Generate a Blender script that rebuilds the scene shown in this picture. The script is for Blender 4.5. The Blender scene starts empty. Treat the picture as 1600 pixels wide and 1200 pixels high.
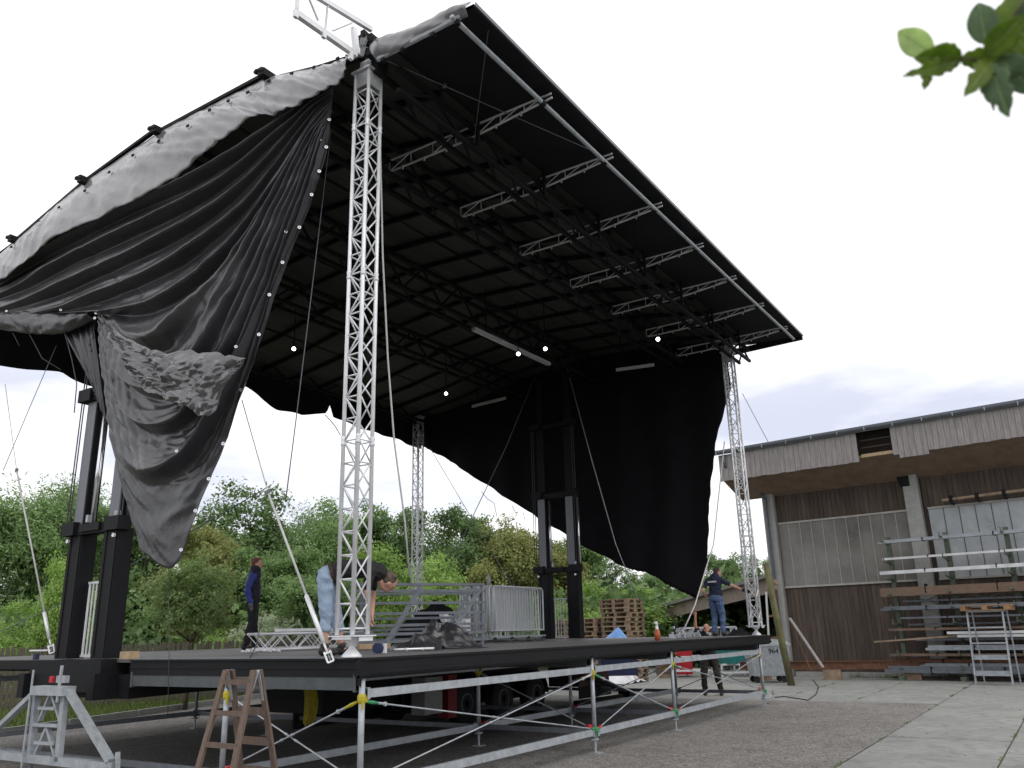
import bpy, bmesh, math, random
import numpy as np
from mathutils import Vector, Matrix, Euler, noise

random.seed(7)
RNG = np.random.default_rng(7)
SC = bpy.context.scene
COL = SC.collection

# ------------------------------------------------------------------ camera
FPX, CX, CY = 1300.0, 800.0, 600.0            # focal length and centre in photo pixels
CAM = Vector((-6.394, -5.984, 1.65))
ROLL = math.atan(0.0253)
PITCH = math.atan(387 * math.cos(ROLL) / FPX)
YAW = math.radians(57.0128)
_F = Vector((0, math.cos(PITCH), math.sin(PITCH)))
_U = Vector((0, -math.sin(PITCH), math.cos(PITCH)))
_R = Vector((1, 0, 0))
_rot = Matrix.Rotation(-YAW, 3, 'Z')
CR = _rot @ (_R * math.cos(ROLL) - _U * math.sin(ROLL))
CU = _rot @ (_R * math.sin(ROLL) + _U * math.cos(ROLL))
CF = _rot @ _F
cam_d = bpy.data.cameras.new('camera')
cam = bpy.data.objects.new('camera', cam_d)
COL.objects.link(cam)
m = Matrix((( CR.x, CU.x, -CF.x, CAM.x), (CR.y, CU.y, -CF.y, CAM.y), (CR.z, CU.z, -CF.z, CAM.z), (0, 0, 0, 1)))
cam.matrix_world = m
cam_d.sensor_width = 36.0
cam_d.lens = 36.0 * FPX / 1600.0
cam_d.clip_start = 0.1
cam_d.clip_end = 2000.0
cam_d.dof.use_dof = True
cam_d.dof.focus_distance = 13.0
cam_d.dof.aperture_fstop = 4.0
SC.camera = cam

# ------------------------------------------------------------------ world: overcast sky, soft sun
SUN_ELEV, SUN_AZ = math.radians(48), math.radians(200)
world = bpy.data.worlds.new('World')
SC.world = world
world.use_nodes = True
nt = world.node_tree
nt.nodes.clear()
wo = nt.nodes.new('ShaderNodeOutputWorld')
bg = nt.nodes.new('ShaderNodeBackground')
sky = nt.nodes.new('ShaderNodeTexSky')
sky.sky_type = 'NISHITA'
sky.sun_disc = False
sky.sun_elevation = SUN_ELEV
sky.sun_rotation = SUN_AZ
tc = nt.nodes.new('ShaderNodeTexCoord')
mp = nt.nodes.new('ShaderNodeMapping')
mp.inputs['Scale'].default_value = (1.3, 1.3, 4.5)
mp.inputs['Location'].default_value = (7.7, 2.2, 2.9)
nz = nt.nodes.new('ShaderNodeTexNoise')
nz.inputs['Scale'].default_value = 1.5
nz.inputs['Detail'].default_value = 7
nz.inputs['Roughness'].default_value = 0.52
rp = nt.nodes.new('ShaderNodeValToRGB')
rp.color_ramp.elements[0].position = 0.36
rp.color_ramp.elements[0].color = (0.60, 0.63, 0.75, 1)
rp.color_ramp.elements[1].position = 0.50
rp.color_ramp.elements[1].color = (1.0, 1.0, 1.02, 1)
cm = nt.nodes.new('ShaderNodeVectorMath'); cm.operation = 'SCALE'
cm.inputs['Scale'].default_value = 13.0
mx = nt.nodes.new('ShaderNodeMixRGB')
mx.inputs['Fac'].default_value = 0.94
nt.links.new(tc.outputs['Generated'], mp.inputs['Vector'])
nt.links.new(mp.outputs['Vector'], nz.inputs['Vector'])
nt.links.new(nz.outputs['Fac'], rp.inputs['Fac'])
sx = nt.nodes.new('ShaderNodeSeparateXYZ'); nt.links.new(tc.outputs['Generated'], sx.inputs[0])
el = nt.nodes.new('ShaderNodeMapRange'); el.interpolation_type = 'SMOOTHSTEP'      # the overcast thins to plain white higher up
el.inputs['From Min'].default_value = 0.22; el.inputs['From Max'].default_value = 0.42
nt.links.new(sx.outputs['Z'], el.inputs['Value'])
mh = nt.nodes.new('ShaderNodeMixRGB'); mh.inputs['Color2'].default_value = (1.0, 1.0, 1.01, 1)
nt.links.new(el.outputs['Result'], mh.inputs['Fac']); nt.links.new(rp.outputs['Color'], mh.inputs['Color1'])
nt.links.new(mh.outputs['Color'], cm.inputs[0])
nt.links.new(sky.outputs['Color'], mx.inputs['Color1'])
nt.links.new(cm.outputs[0], mx.inputs['Color2'])
nt.links.new(mx.outputs['Color'], bg.inputs['Color'])
bg.inputs['Strength'].default_value = 0.1
nt.links.new(bg.outputs['Background'], wo.inputs['Surface'])

sun_d = bpy.data.lights.new('sun', 'SUN')
sun_d.energy = 0.7
sun_d.angle = math.radians(25)
sun_d.color = (1.0, 0.96, 0.9)
sun = bpy.data.objects.new('sun', sun_d)
COL.objects.link(sun)
sd = Vector((math.sin(SUN_AZ) * math.cos(SUN_ELEV), math.cos(SUN_AZ) * math.cos(SUN_ELEV), math.sin(SUN_ELEV)))
sun.rotation_euler = sd.to_track_quat('Z', 'Y').to_euler()

SC.view_settings.view_transform = 'Standard'
SC.view_settings.look = 'None'
SC.view_settings.exposure = 0.0
SC.view_settings.gamma = 1.0
SC.view_settings.use_curve_mapping = False
try:
    SC.cycles.use_denoising = True
    SC.cycles.max_bounces = 8
except Exception:
    pass

# ------------------------------------------------------------------ survey: photo pixel -> point on a real plane of the place
def ray(x, y): return CF * FPX + CR * (x - CX) - CU * (y - CY)
def onplane(x, y, n, d):
    r = ray(x, y); t = (d - n.dot(CAM)) / n.dot(r); return CAM + r * t
def G(x, y, z=0.0): return onplane(x, y, Vector((0, 0, 1)), z)
def VX(x, y, X): return onplane(x, y, Vector((1, 0, 0)), X)
def VY(x, y, Y): return onplane(x, y, Vector((0, 1, 0)), Y)
def VD(x, y, D): return CAM + ray(x, y) * (D / FPX)
def hor(x): return 987.5 - 0.0253 * (x - 800)
def gat(x, D): p = VD(x, hor(x), D); return Vector((p.x, p.y, 0))     # ground point at a depth

# ------------------------------------------------------------------ materials
MATS = {}
def mat(name, col, rough=0.6, metal=0.0, var=0.2, scale=6.0, bump=0.0, bscale=80.0, col2=None, spec=0.5, stretch=None, trans=0.0, emit=None, island=0.0, detail=6):
    if name in MATS: return MATS[name]
    mt = bpy.data.materials.new(name); mt.use_nodes = True
    t = mt.node_tree; b = t.nodes['Principled BSDF']
    b.inputs['Roughness'].default_value = rough
    b.inputs['Metallic'].default_value = metal
    b.inputs['Specular IOR Level'].default_value = spec
    c = Vector(col)
    lo = tuple(max(0, v * (1 - var)) for v in c) + (1,)
    hi = (tuple(col2) if col2 else tuple(min(1, v * (1 + var)) for v in c)) + (1,)
    co = t.nodes.new('ShaderNodeTexCoord')
    vec = co.outputs['Object']
    if stretch:
        mpn = t.nodes.new('ShaderNodeMapping'); mpn.inputs['Scale'].default_value = stretch
        t.links.new(vec, mpn.inputs['Vector']); vec = mpn.outputs['Vector']
    n = t.nodes.new('ShaderNodeTexNoise'); n.inputs['Scale'].default_value = scale; n.inputs['Detail'].default_value = detail
    n.inputs['Roughness'].default_value = 0.65
    t.links.new(vec, n.inputs['Vector'])
    r = t.nodes.new('ShaderNodeValToRGB')
    r.color_ramp.elements[0].position = 0.3; r.color_ramp.elements[0].color = lo
    r.color_ramp.elements[1].position = 0.7; r.color_ramp.elements[1].color = hi
    t.links.new(n.outputs['Fac'], r.inputs['Fac'])
    out = r.outputs['Color']
    if island:
        g = t.nodes.new('ShaderNodeNewGeometry')
        hs = t.nodes.new('ShaderNodeHueSaturation')
        mr = t.nodes.new('ShaderNodeMapRange'); mr.inputs['To Min'].default_value = 1 - island; mr.inputs['To Max'].default_value = 1 + island
        t.links.new(g.outputs['Random Per Island'], mr.inputs['Value'])
        t.links.new(mr.outputs['Result'], hs.inputs['Value'])
        t.links.new(out, hs.inputs['Color']); out = hs.outputs['Color']
    t.links.new(out, b.inputs['Base Color'])
    rr = t.nodes.new('ShaderNodeMapRange')
    rr.inputs['To Min'].default_value = max(0.02, rough - 0.12); rr.inputs['To Max'].default_value = min(1, rough + 0.12)
    t.links.new(n.outputs['Fac'], rr.inputs['Value']); t.links.new(rr.outputs['Result'], b.inputs['Roughness'])
    if bump:
        n2 = t.nodes.new('ShaderNodeTexNoise'); n2.inputs['Scale'].default_value = bscale; n2.inputs['Detail'].default_value = 4
        t.links.new(vec, n2.inputs['Vector'])
        bp = t.nodes.new('ShaderNodeBump'); bp.inputs['Strength'].default_value = bump; bp.inputs['Distance'].default_value = 0.02
        t.links.new(n2.outputs['Fac'], bp.inputs['Height']); t.links.new(bp.outputs['Normal'], b.inputs['Normal'])
    if trans:
        td = t.nodes.new('ShaderNodeBsdfTranslucent'); ms = t.nodes.new('ShaderNodeMixShader'); ms.inputs['Fac'].default_value = trans
        t.links.new(out, td.inputs['Color'])
        t.links.new(b.outputs['BSDF'], ms.inputs[1]); t.links.new(td.outputs['BSDF'], ms.inputs[2])
        t.links.new(ms.outputs['Shader'], t.nodes['Material Output'].inputs['Surface'])
    if emit:
        b.inputs['Emission Color'].default_value = (1, 0.98, 0.94, 1); b.inputs['Emission Strength'].default_value = emit
    MATS[name] = mt
    return mt

ALU = mat('aluminium', (0.80, 0.81, 0.83), 0.42, 0.25, 0.16, 3)
ALUD = mat('dull aluminium', (0.62, 0.63, 0.65), 0.45, 0.4, 0.15, 8)
GALV = mat('galvanised steel', (0.40, 0.43, 0.46), 0.5, 0.35, 0.22, 9, 0.1, 40)
GREYS = mat('grey steel', (0.17, 0.185, 0.21), 0.5, 0.3, 0.25, 7)
BLACKS = mat('black painted steel', (0.010, 0.0105, 0.012), 0.6, 0.0, 0.3, 5, 0.05, 60, spec=0.2)
MASTG = mat('grey mast profile', (0.15, 0.155, 0.175), 0.4, 0.3, 0.15, 6)
CHROME = mat('chrome rod', (0.8, 0.81, 0.83), 0.18, 0.9, 0.05, 6)
ROOFB = mat('black roof steel', (0.011, 0.011, 0.012), 0.7, 0.0, 0.4, 1.5, spec=0.2)
ROOFP = mat('dark roof panel', (0.036, 0.035, 0.032), 0.7, 0.0, 0.4, 0.8, 1.0, 9.0, stretch=(0.08, 1.6, 1))
PVC = mat('black tarpaulin', (0.036, 0.036, 0.041), 0.33, 0.0, 0.2, 2.2, 0.35, 9, spec=0.6)
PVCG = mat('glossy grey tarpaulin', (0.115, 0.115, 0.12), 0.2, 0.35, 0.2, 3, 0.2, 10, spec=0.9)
FLAP = mat('silver grey tarpaulin', (0.205, 0.202, 0.215), 0.22, 0.1, 0.3, 1.3, 0.5, 5, spec=0.8)
MOLT = mat('black stage cloth', (0.010, 0.010, 0.012), 0.95, 0.0, 0.25, 3, 0.2, 120, spec=0.15)
DECK = mat('dark deck board', (0.085, 0.080, 0.083), 0.55, 0.0, 0.3, 4, 0.15, 90)
STEELW = mat('steel cable', (0.50, 0.50, 0.50), 0.5, 0.4, 0.1, 5)
CABLED = mat('dark cable', (0.06, 0.06, 0.065), 0.6, 0.2, 0.1, 5)
ROPE = mat('pale strap', (0.55, 0.55, 0.54), 0.7, 0.0, 0.1, 20)
YEL = mat('yellow paint', (0.45, 0.38, 0.02), 0.5, 0, 0.15, 12)
YELD = mat('yellow sack cloth', (0.40, 0.33, 0.02), 0.7, 0, 0.2, 8)
DRED = mat('shade dimmed red box', (0.22, 0.015, 0.02), 0.6, 0, 0.2, 6)  # red darkened in the colour itself for the under-deck shade
BEIGE = mat('pale glazing bar', (0.42, 0.40, 0.37), 0.6, 0, 0.15, 6)
XBEAM = mat('dark zinc beam', (0.085, 0.095, 0.1), 0.55, 0.2, 0.2, 7)
RED = mat('red plastic', (0.50, 0.02, 0.03), 0.45, 0, 0.15, 6)
GRN = mat('green paint', (0.04, 0.25, 0.10), 0.5, 0, 0.2, 12)
TEAL = mat('teal plastic', (0.03, 0.22, 0.21), 0.5, 0, 0.15, 6)
BLUE = mat('blue sheet', (0.16, 0.36, 0.78), 0.45, 0, 0.12, 3, 0.1, 20)
BLUED = mat('dark blue plastic', (0.02, 0.03, 0.09), 0.5, 0, 0.2, 10)
ORANGE = mat('orange liquid', (0.42, 0.10, 0.035), 0.35, 0, 0.1, 10)
WHITEP = mat('white paint', (0.72, 0.73, 0.74), 0.45, 0, 0.08, 10)
BARR = mat('zinc barrier tube', (0.66, 0.68, 0.70), 0.45, 0.2, 0.1, 6)
DIMW = mat('shade dimmed white box', (0.30, 0.30, 0.29), 0.6, 0, 0.2, 6)  # white box, its colour greyed to carry the shade under the deck
RUBBER = mat('tyre rubber', (0.015, 0.015, 0.016), 0.85, 0, 0.2, 12)
WOODL = mat('brown ladder wood', (0.135, 0.092, 0.070), 0.65, 0, 0.3, 10, 0.15, 30, stretch=(4, 4, 0.6))
WOODP = mat('pale wood', (0.42, 0.30, 0.18), 0.7, 0, 0.25, 10)
PALW = mat('weathered pallet wood', (0.30, 0.215, 0.15), 0.85, 0, 0.4, 5, 0.2, 40, island=0.35)
FENCEW = mat('grey fence wood', (0.13, 0.11, 0.09), 0.9, 0, 0.35, 6, 0.2, 40, stretch=(3, 3, 0.5), island=0.2)
PLANKD = mat('dark brown plank', (0.078, 0.056, 0.044), 0.75, 0, 0.45, 3.5, 0.25, 30, stretch=(5, 5, 0.35), island=0.2, col2=(0.125, 0.092, 0.072))
SOFFIT = mat('brown soffit board', (0.23, 0.16, 0.115), 0.8, 0, 0.25, 2.5, 0.1, 30)
FASCW = mat('silvered fascia wood', (0.30, 0.275, 0.27), 0.85, 0, 0.3, 5, 0.25, 30, stretch=(6, 6, 0.5), island=0.12)
CONCP = mat('concrete post', (0.36, 0.36, 0.345), 0.85, 0, 0.15, 5, 0.15, 60)
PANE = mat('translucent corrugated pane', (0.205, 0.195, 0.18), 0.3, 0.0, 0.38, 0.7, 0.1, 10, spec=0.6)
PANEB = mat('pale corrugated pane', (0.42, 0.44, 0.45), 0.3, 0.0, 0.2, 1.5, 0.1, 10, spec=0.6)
ZINC = mat('zinc gutter', (0.13, 0.145, 0.165), 0.45, 0.5, 0.15, 5)
RUST = mat('rusty steel', (0.165, 0.080, 0.046), 0.8, 0.1, 0.4, 8, 0.3, 50)
MOSSW = mat('mossy wooden pole', (0.16, 0.12, 0.08), 0.9, 0, 0.4, 3, 0.3, 30, col2=(0.21, 0.22, 0.09))
BEAMW = mat('brown timber beam', (0.185, 0.125, 0.088), 0.75, 0, 0.25, 6, 0.2, 30, stretch=(1, 0.3, 3))
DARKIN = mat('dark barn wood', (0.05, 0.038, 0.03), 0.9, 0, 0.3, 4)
SHEDF = mat('grey brown verge board', (0.24, 0.195, 0.165), 0.85, 0, 0.25, 6, 0.2, 30)
SHEDR = mat('grey fibre roof sheet', (0.20, 0.19, 0.18), 0.9, 0, 0.25, 3)
BARK = mat('bark', (0.10, 0.075, 0.055), 0.95, 0, 0.35, 8, 0.4, 20)
SKIN = mat('skin', (0.55, 0.30, 0.22), 0.55, 0, 0.12, 14)
SKINR = mat('tanned skin', (0.48, 0.22, 0.15), 0.55, 0, 0.12, 14)
HAIRR = mat('red brown hair', (0.14, 0.045, 0.025), 0.6, 0, 0.3, 40)
HAIRB = mat('brown hair', (0.10, 0.075, 0.055), 0.7, 0, 0.3, 40)
HAIRD = mat('dark brown hair', (0.05, 0.03, 0.022), 0.7, 0, 0.3, 40)
JEANL = mat('light blue denim', (0.31, 0.40, 0.53), 0.85, 0, 0.13, 6, 0.3, 22)
JEAN = mat('blue denim', (0.085, 0.13, 0.25), 0.85, 0, 0.3, 9, 0.3, 22)
TEEB = mat('black cotton', (0.018, 0.017, 0.019), 0.9, 0, 0.2, 8, 0.3, 18)
TEEN = mat('navy cotton', (0.014, 0.018, 0.045), 0.9, 0, 0.2, 8, 0.3, 18)
JACK = mat('blue jacket cloth', (0.035, 0.055, 0.26), 0.7, 0, 0.25, 8, 0.3, 18)
JACKN = mat('navy jacket cloth', (0.012, 0.014, 0.035), 0.8, 0, 0.2, 8, 0.3, 18)
TROUB = mat('black trousers', (0.014, 0.014, 0.016), 0.9, 0, 0.2, 8, 0.3, 18)
TROUO = mat('dark olive trousers', (0.022, 0.018, 0.014), 0.9, 0, 0.2, 8, 0.3, 18)
SHOE = mat('dark shoe', (0.022, 0.020, 0.020), 0.6, 0, 0.2, 8)
GLOVE = mat('grey glove', (0.12, 0.125, 0.13), 0.8, 0, 0.2, 14)
LAMPG = mat('lit lamp lens', (0.9, 0.9, 0.9), 0.3, 0, 0.0, 5, emit=9.0)
WHITEBAG = mat('white plastic', (0.66, 0.67, 0.68), 0.4, 0, 0.1, 6)
CABLEB = mat('brown box', (0.07, 0.045, 0.035), 0.7, 0, 0.3, 6)
LEAFS = [mat('leaf dark', (0.120, 0.217, 0.069), 0.55, 0, 0.3, 0.9, trans=0.4, island=0.22, col2=(0.216, 0.335, 0.119)),
         mat('leaf mid', (0.181, 0.308, 0.098), 0.55, 0, 0.3, 0.8, trans=0.4, island=0.22, col2=(0.293, 0.444, 0.161)),
         mat('leaf yellowish', (0.257, 0.308, 0.082), 0.55, 0, 0.3, 0.8, trans=0.4, island=0.22, col2=(0.353, 0.371, 0.123)),
         mat('leaf bright', (0.284, 0.480, 0.092), 0.5, 0, 0.3, 1.0, trans=0.4, island=0.22, col2=(0.421, 0.600, 0.156)),
         mat('leaf silvery', (0.404, 0.543, 0.300), 0.6, 0, 0.3, 1.2, trans=0.4, island=0.2, col2=(0.584, 0.600, 0.434))]
LEAFS.append(mat('leaf apple', (0.224, 0.342, 0.106), 0.55, 0, 0.3, 1.6, trans=0.4, island=0.2, col2=(0.319, 0.447, 0.156)))
BR1 = mat('near leaf green', (0.162, 0.311, 0.034), 0.5, 0, 0.35, 14, 0.1, 60, trans=0.7, col2=(0.365, 0.472, 0.081))
BR2 = mat('near leaf pale', (0.567, 0.700, 0.338), 0.5, 0, 0.2, 20, 0.1, 60, trans=0.65)
BR3 = mat('near leaf dark', (0.162, 0.257, 0.121), 0.5, 0, 0.3, 14, 0.1, 60, trans=0.6)
GRASS = mat('grass blade', (0.11, 0.19, 0.032), 0.6, 0, 0.35, 0.7, trans=0.3, island=0.4, col2=(0.19, 0.26, 0.055))

def ground_mat(name, c1, c2, speck, fine, stain_scale, bump, rough=0.9):
    mt = bpy.data.materials.new(name); mt.use_nodes = True
    t = mt.node_tree; b = t.nodes['Principled BSDF']; b.inputs['Roughness'].default_value = rough
    b.inputs['Specular IOR Level'].default_value = 0.3
    co = t.nodes.new('ShaderNodeTexCoord')
    n1 = t.nodes.new('ShaderNodeTexNoise'); n1.inputs['Scale'].default_value = stain_scale; n1.inputs['Detail'].default_value = 8; n1.inputs['Roughness'].default_value = 0.7
    t.links.new(co.outputs['Object'], n1.inputs['Vector'])
    r1 = t.nodes.new('ShaderNodeValToRGB')
    r1.color_ramp.elements[0].position = 0.3; r1.color_ramp.elements[0].color = c1 + (1,)
    r1.color_ramp.elements[1].position = 0.72; r1.color_ramp.elements[1].color = c2 + (1,)
    t.links.new(n1.outputs['Fac'], r1.inputs['Fac'])
    v = t.nodes.new('ShaderNodeTexVoronoi'); v.inputs['Scale'].default_value = fine
    t.links.new(co.outputs['Object'], v.inputs['Vector'])
    hs = t.nodes.new('ShaderNodeSeparateColor'); t.links.new(v.outputs['Color'], hs.inputs['Color'])
    r2 = t.nodes.new('ShaderNodeValToRGB')
    r2.color_ramp.elements[0].position = 0.0; r2.color_ramp.elements[0].color = (1 - speck, 1 - speck, 1 - speck, 1)
    r2.color_ramp.elements[1].position = 1.0; r2.color_ramp.elements[1].color = (1 + speck, 1 + speck, 1 + speck * 0.95, 1)
    e = r2.color_ramp.elements.new(0.9); e.color = (1.05, 1.05, 1.04, 1)
    t.links.new(hs.outputs['Red'], r2.inputs['Fac'])
    n3 = t.nodes.new('ShaderNodeTexNoise'); n3.inputs['Scale'].default_value = stain_scale * 4.3; n3.inputs['Detail'].default_value = 6; n3.inputs['Distortion'].default_value = 1.2
    t.links.new(co.outputs['Object'], n3.inputs['Vector'])
    r3 = t.nodes.new('ShaderNodeValToRGB'); r3.color_ramp.elements[0].position = 0.34; r3.color_ramp.elements[0].color = (0.74, 0.73, 0.71, 1); r3.color_ramp.elements[1].position = 0.52; r3.color_ramp.elements[1].color = (1, 1, 1, 1)
    t.links.new(n3.outputs['Fac'], r3.inputs['Fac'])
    mu0 = t.nodes.new('ShaderNodeMixRGB'); mu0.blend_type = 'MULTIPLY'; mu0.inputs['Fac'].default_value = 0.8
    t.links.new(r1.outputs['Color'], mu0.inputs['Color1']); t.links.new(r3.outputs['Color'], mu0.inputs['Color2'])
    mu = t.nodes.new('ShaderNodeMixRGB'); mu.blend_type = 'MULTIPLY'; mu.inputs['Fac'].default_value = 1
    t.links.new(mu0.outputs['Color'], mu.inputs['Color1']); t.links.new(r2.outputs['Color'], mu.inputs['Color2'])
    t.links.new(mu.outputs['Color'], b.inputs['Base Color'])
    bp = t.nodes.new('ShaderNodeBump'); bp.inputs['Strength'].default_value = bump; bp.inputs['Distance'].default_value = 0.01
    t.links.new(v.outputs['Distance'], bp.inputs['Height']); t.links.new(bp.outputs['Normal'], b.inputs['Normal'])
    return mt
ASPH = ground_mat('worn gravel asphalt', (0.250, 0.236, 0.226), (0.345, 0.328, 0.314), 0.55, 52.0, 0.9, 0.8)
CONC = ground_mat('pale concrete', (0.250, 0.253, 0.245), (0.350, 0.352, 0.338), 0.10, 90.0, 0.8, 0.15)
SOIL = ground_mat('soil and grass ground', (0.05, 0.06, 0.025), (0.09, 0.10, 0.04), 0.3, 12.0, 0.5, 0.5)
JOINT = ground_mat('dark joint filler', (0.07, 0.07, 0.05), (0.11, 0.11, 0.08), 0.3, 40.0, 3.0, 0.3)

# ------------------------------------------------------------------ mesh builder
class MB:
    def __init__(s): s.v = []; s.f = []
    def add(s, vs, fs):
        o = len(s.v); s.v.extend([tuple(p) for p in vs]); s.f.extend([tuple(i + o for i in f) for f in fs]); return s
    def box(s, c, size, M=None):
        a, b, d = size[0] / 2, size[1] / 2, size[2] / 2
        vs = [Vector((x, y, z)) for z in (-d, d) for y in (-b, b) for x in (-a, a)]
        c = Vector(c)
        vs = [(M @ p if M else p) + c for p in vs]
        return s.add(vs, [(0, 2, 3, 1), (4, 5, 7, 6), (0, 1, 5, 4), (2, 6, 7, 3), (0, 4, 6, 2), (1, 3, 7, 5)])
    def beam(s, p0, p1, w, h, up=(0, 0, 1)):
        p0, p1 = Vector(p0), Vector(p1); d = (p1 - p0).normalized(); u = Vector(up)
        r = d.cross(u)
        if r.length < 1e-4: r = d.cross(Vector((1, 0, 0)))
        r.normalize(); u = r.cross(d).normalized()
        vs = []
        for p in (p0, p1):
            for a, b in ((-1, -1), (1, -1), (1, 1), (-1, 1)): vs.append(p + r * (a * w / 2) + u * (b * h / 2))
        return s.add(vs, [(3, 2, 1, 0), (4, 5, 6, 7), (0, 1, 5, 4), (1, 2, 6, 5), (2, 3, 7, 6), (3, 0, 4, 7)])
    def path(s, pts, r, n=6):
        pts = [Vector(p) for p in pts]; k = len(pts)
        rs = r if isinstance(r, (list, tuple)) else [r] * k
        vs, fs = [], []
        prev = None
        for i, p in enumerate(pts):
            d = (pts[min(i + 1, k - 1)] - pts[max(i - 1, 0)])
            if d.length < 1e-9: d = Vector((0, 0, 1))
            d.normalize()
            a = prev if prev is not None else (Vector((1, 0, 0)) if abs(d.x) < 0.8 else Vector((0, 1, 0)))
            a = (a - d * a.dot(d)).normalized(); prev = a; b = d.cross(a)
            for j in range(n):
                t = 2 * math.pi * j / n
                vs.append(p + (a * math.cos(t) + b * math.sin(t)) * rs[i])
        for i in range(k - 1):
            for j in range(n):
                j2 = (j + 1) % n
                fs.append((i * n + j, i * n + j2, (i + 1) * n + j2, (i + 1) * n + j))
        fs.append(tuple(range(n - 1, -1, -1))); fs.append(tuple((k - 1) * n + j for j in range(n)))
        return s.add(vs, fs)
    def tube(s, p0, p1, r0, r1=None, n=6): return s.path([p0, p1], [r0, r0 if r1 is None else r1], n)
    def ell(s, c, rad, M=None, nu=12, nv=8):
        c = Vector(c); vs, fs = [], []
        for i in range(nv + 1):
            ph = math.pi * i / nv
            for j in range(nu):
                th = 2 * math.pi * j / nu
                p = Vector((rad[0] * math.sin(ph) * math.cos(th), rad[1] * math.sin(ph) * math.sin(th), rad[2] * math.cos(ph)))
                vs.append((M @ p if M else p) + c)
        for i in range(nv):
            for j in range(nu):
                j2 = (j + 1) % nu
                fs.append((i * nu + j, (i + 1) * nu + j, (i + 1) * nu + j2, i * nu + j2))
        return s.add(vs, fs)
    def cap(s, p0, p1, r0, r1=None, n=10):
        r1 = r0 if r1 is None else r1
        s.tube(p0, p1, r0, r1, n); s.ell(p0, (r0,) * 3, None, n, 6); s.ell(p1, (r1,) * 3, None, n, 6); return s
    def prism(s, pts, ext):
        pts = [Vector(p) for p in pts]; ext = Vector(ext); n = len(pts)
        fs = [tuple(range(n - 1, -1, -1)), tuple(range(n, 2 * n))]
        for i in range(n): j = (i + 1) % n; fs.append((i, j, n + j, n + i))
        return s.add(pts + [p + ext for p in pts], fs)
    def lathe(s, prof, c, n=12, axis=None):
        c = Vector(c); Q = Vector((0, 0, 1)).rotation_difference(Vector(axis)).to_matrix() if axis else None
        vs, fs = [], []
        for r, z in prof:
            for j in range(n):
                t = 2 * math.pi * j / n; p = Vector((r * math.cos(t), r * math.sin(t), z)); vs.append((Q @ p if Q else p) + c)
        for i in range(len(prof) - 1):
            for j in range(n):
                j2 = (j + 1) % n; fs.append((i * n + j, i * n + j2, (i + 1) * n + j2, (i + 1) * n + j))
        fs.append(tuple(range(n - 1, -1, -1))); fs.append(tuple((len(prof) - 1) * n + j for j in range(n)))
        return s.add(vs, fs)
    def grid(s, P):
        n, k = len(P), len(P[0]); vs = [q for row in P for q in row]; fs = []
        for i in range(n - 1):
            for j in range(k - 1): fs.append((i * k + j, i * k + j + 1, (i + 1) * k + j + 1, (i + 1) * k + j))
        return s.add(vs, fs)
    def mesh(s, name, mt, smooth=False):
        me = bpy.data.meshes.new(name); me.from_pydata(s.v, [], s.f); me.materials.append(mt); me.update()
        if smooth:
            me.polygons.foreach_set('use_smooth', [True] * len(me.polygons))
        return me
    def build(s, name, mt, parent=None, smooth=False, local=False):
        return place(name, s.mesh(name, mt, smooth), parent, local=local)

ROOTM = {}
def place(name, me, parent=None, local=False, M=None):
    o = bpy.data.objects.new(name, me); COL.objects.link(o)
    if parent is not None:
        o.parent = parent
        if not local and parent in ROOTM: o.matrix_parent_inverse = ROOTM[parent].inverted()
    if M is not None: o.matrix_basis = M
    return o
def tag(o, label=None, cat=None, group=None, kind=None):
    if label: o['label'] = label
    if cat: o['category'] = cat
    if group: o['group'] = group
    if kind: o['kind'] = kind
    return o
def thing(name, label, cat, loc=(0, 0, 0), rz=0.0, group=None):
    o = bpy.data.objects.new(name, None); COL.objects.link(o); o.empty_display_size = 0.2
    o.location = loc; o.rotation_euler = (0, 0, rz)
    ROOTM[o] = Matrix.Translation(Vector(loc)) @ Matrix.Rotation(rz, 4, 'Z')
    return tag(o, label, cat, group)
def copy_tree(o, loc=None, rz=None, label=None, group=None, scale=None):
    r = o.copy(); COL.objects.link(r)
    def rec(a, b):
        for ch in list(a.children):
            c = ch.copy(); COL.objects.link(c); c.parent = b
            rec(ch, c)
    rec(o, r)
    if loc is not None: r.location = loc
    if rz is not None: r.rotation_euler = (0, 0, rz)
    if scale is not None: r.scale = scale
    if label: r['label'] = label
    if group: r['group'] = group
    return r
def lerp(a, b, t): return a + (b - a) * t
def cat1(pts, n):
    """Catmull-Rom resample of a point list"""
    pts = [Vector(p) for p in pts]; out = []
    k = len(pts) - 1
    for i in range(n):
        u = i / (n - 1) * k; a = min(int(u), k - 1); t = u - a
        p0 = pts[max(a - 1, 0)]; p1 = pts[a]; p2 = pts[a + 1]; p3 = pts[min(a + 2, k)]
        out.append(0.5 * ((2 * p1) + (p2 - p0) * t + (2 * p0 - 5 * p1 + 4 * p2 - p3) * t * t + (3 * p1 - p0 - 3 * p2 + p3) * t ** 3))
    return out
def nz3(x, y, z=0.0): return noise.noise(Vector((x, y, z)))

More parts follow.
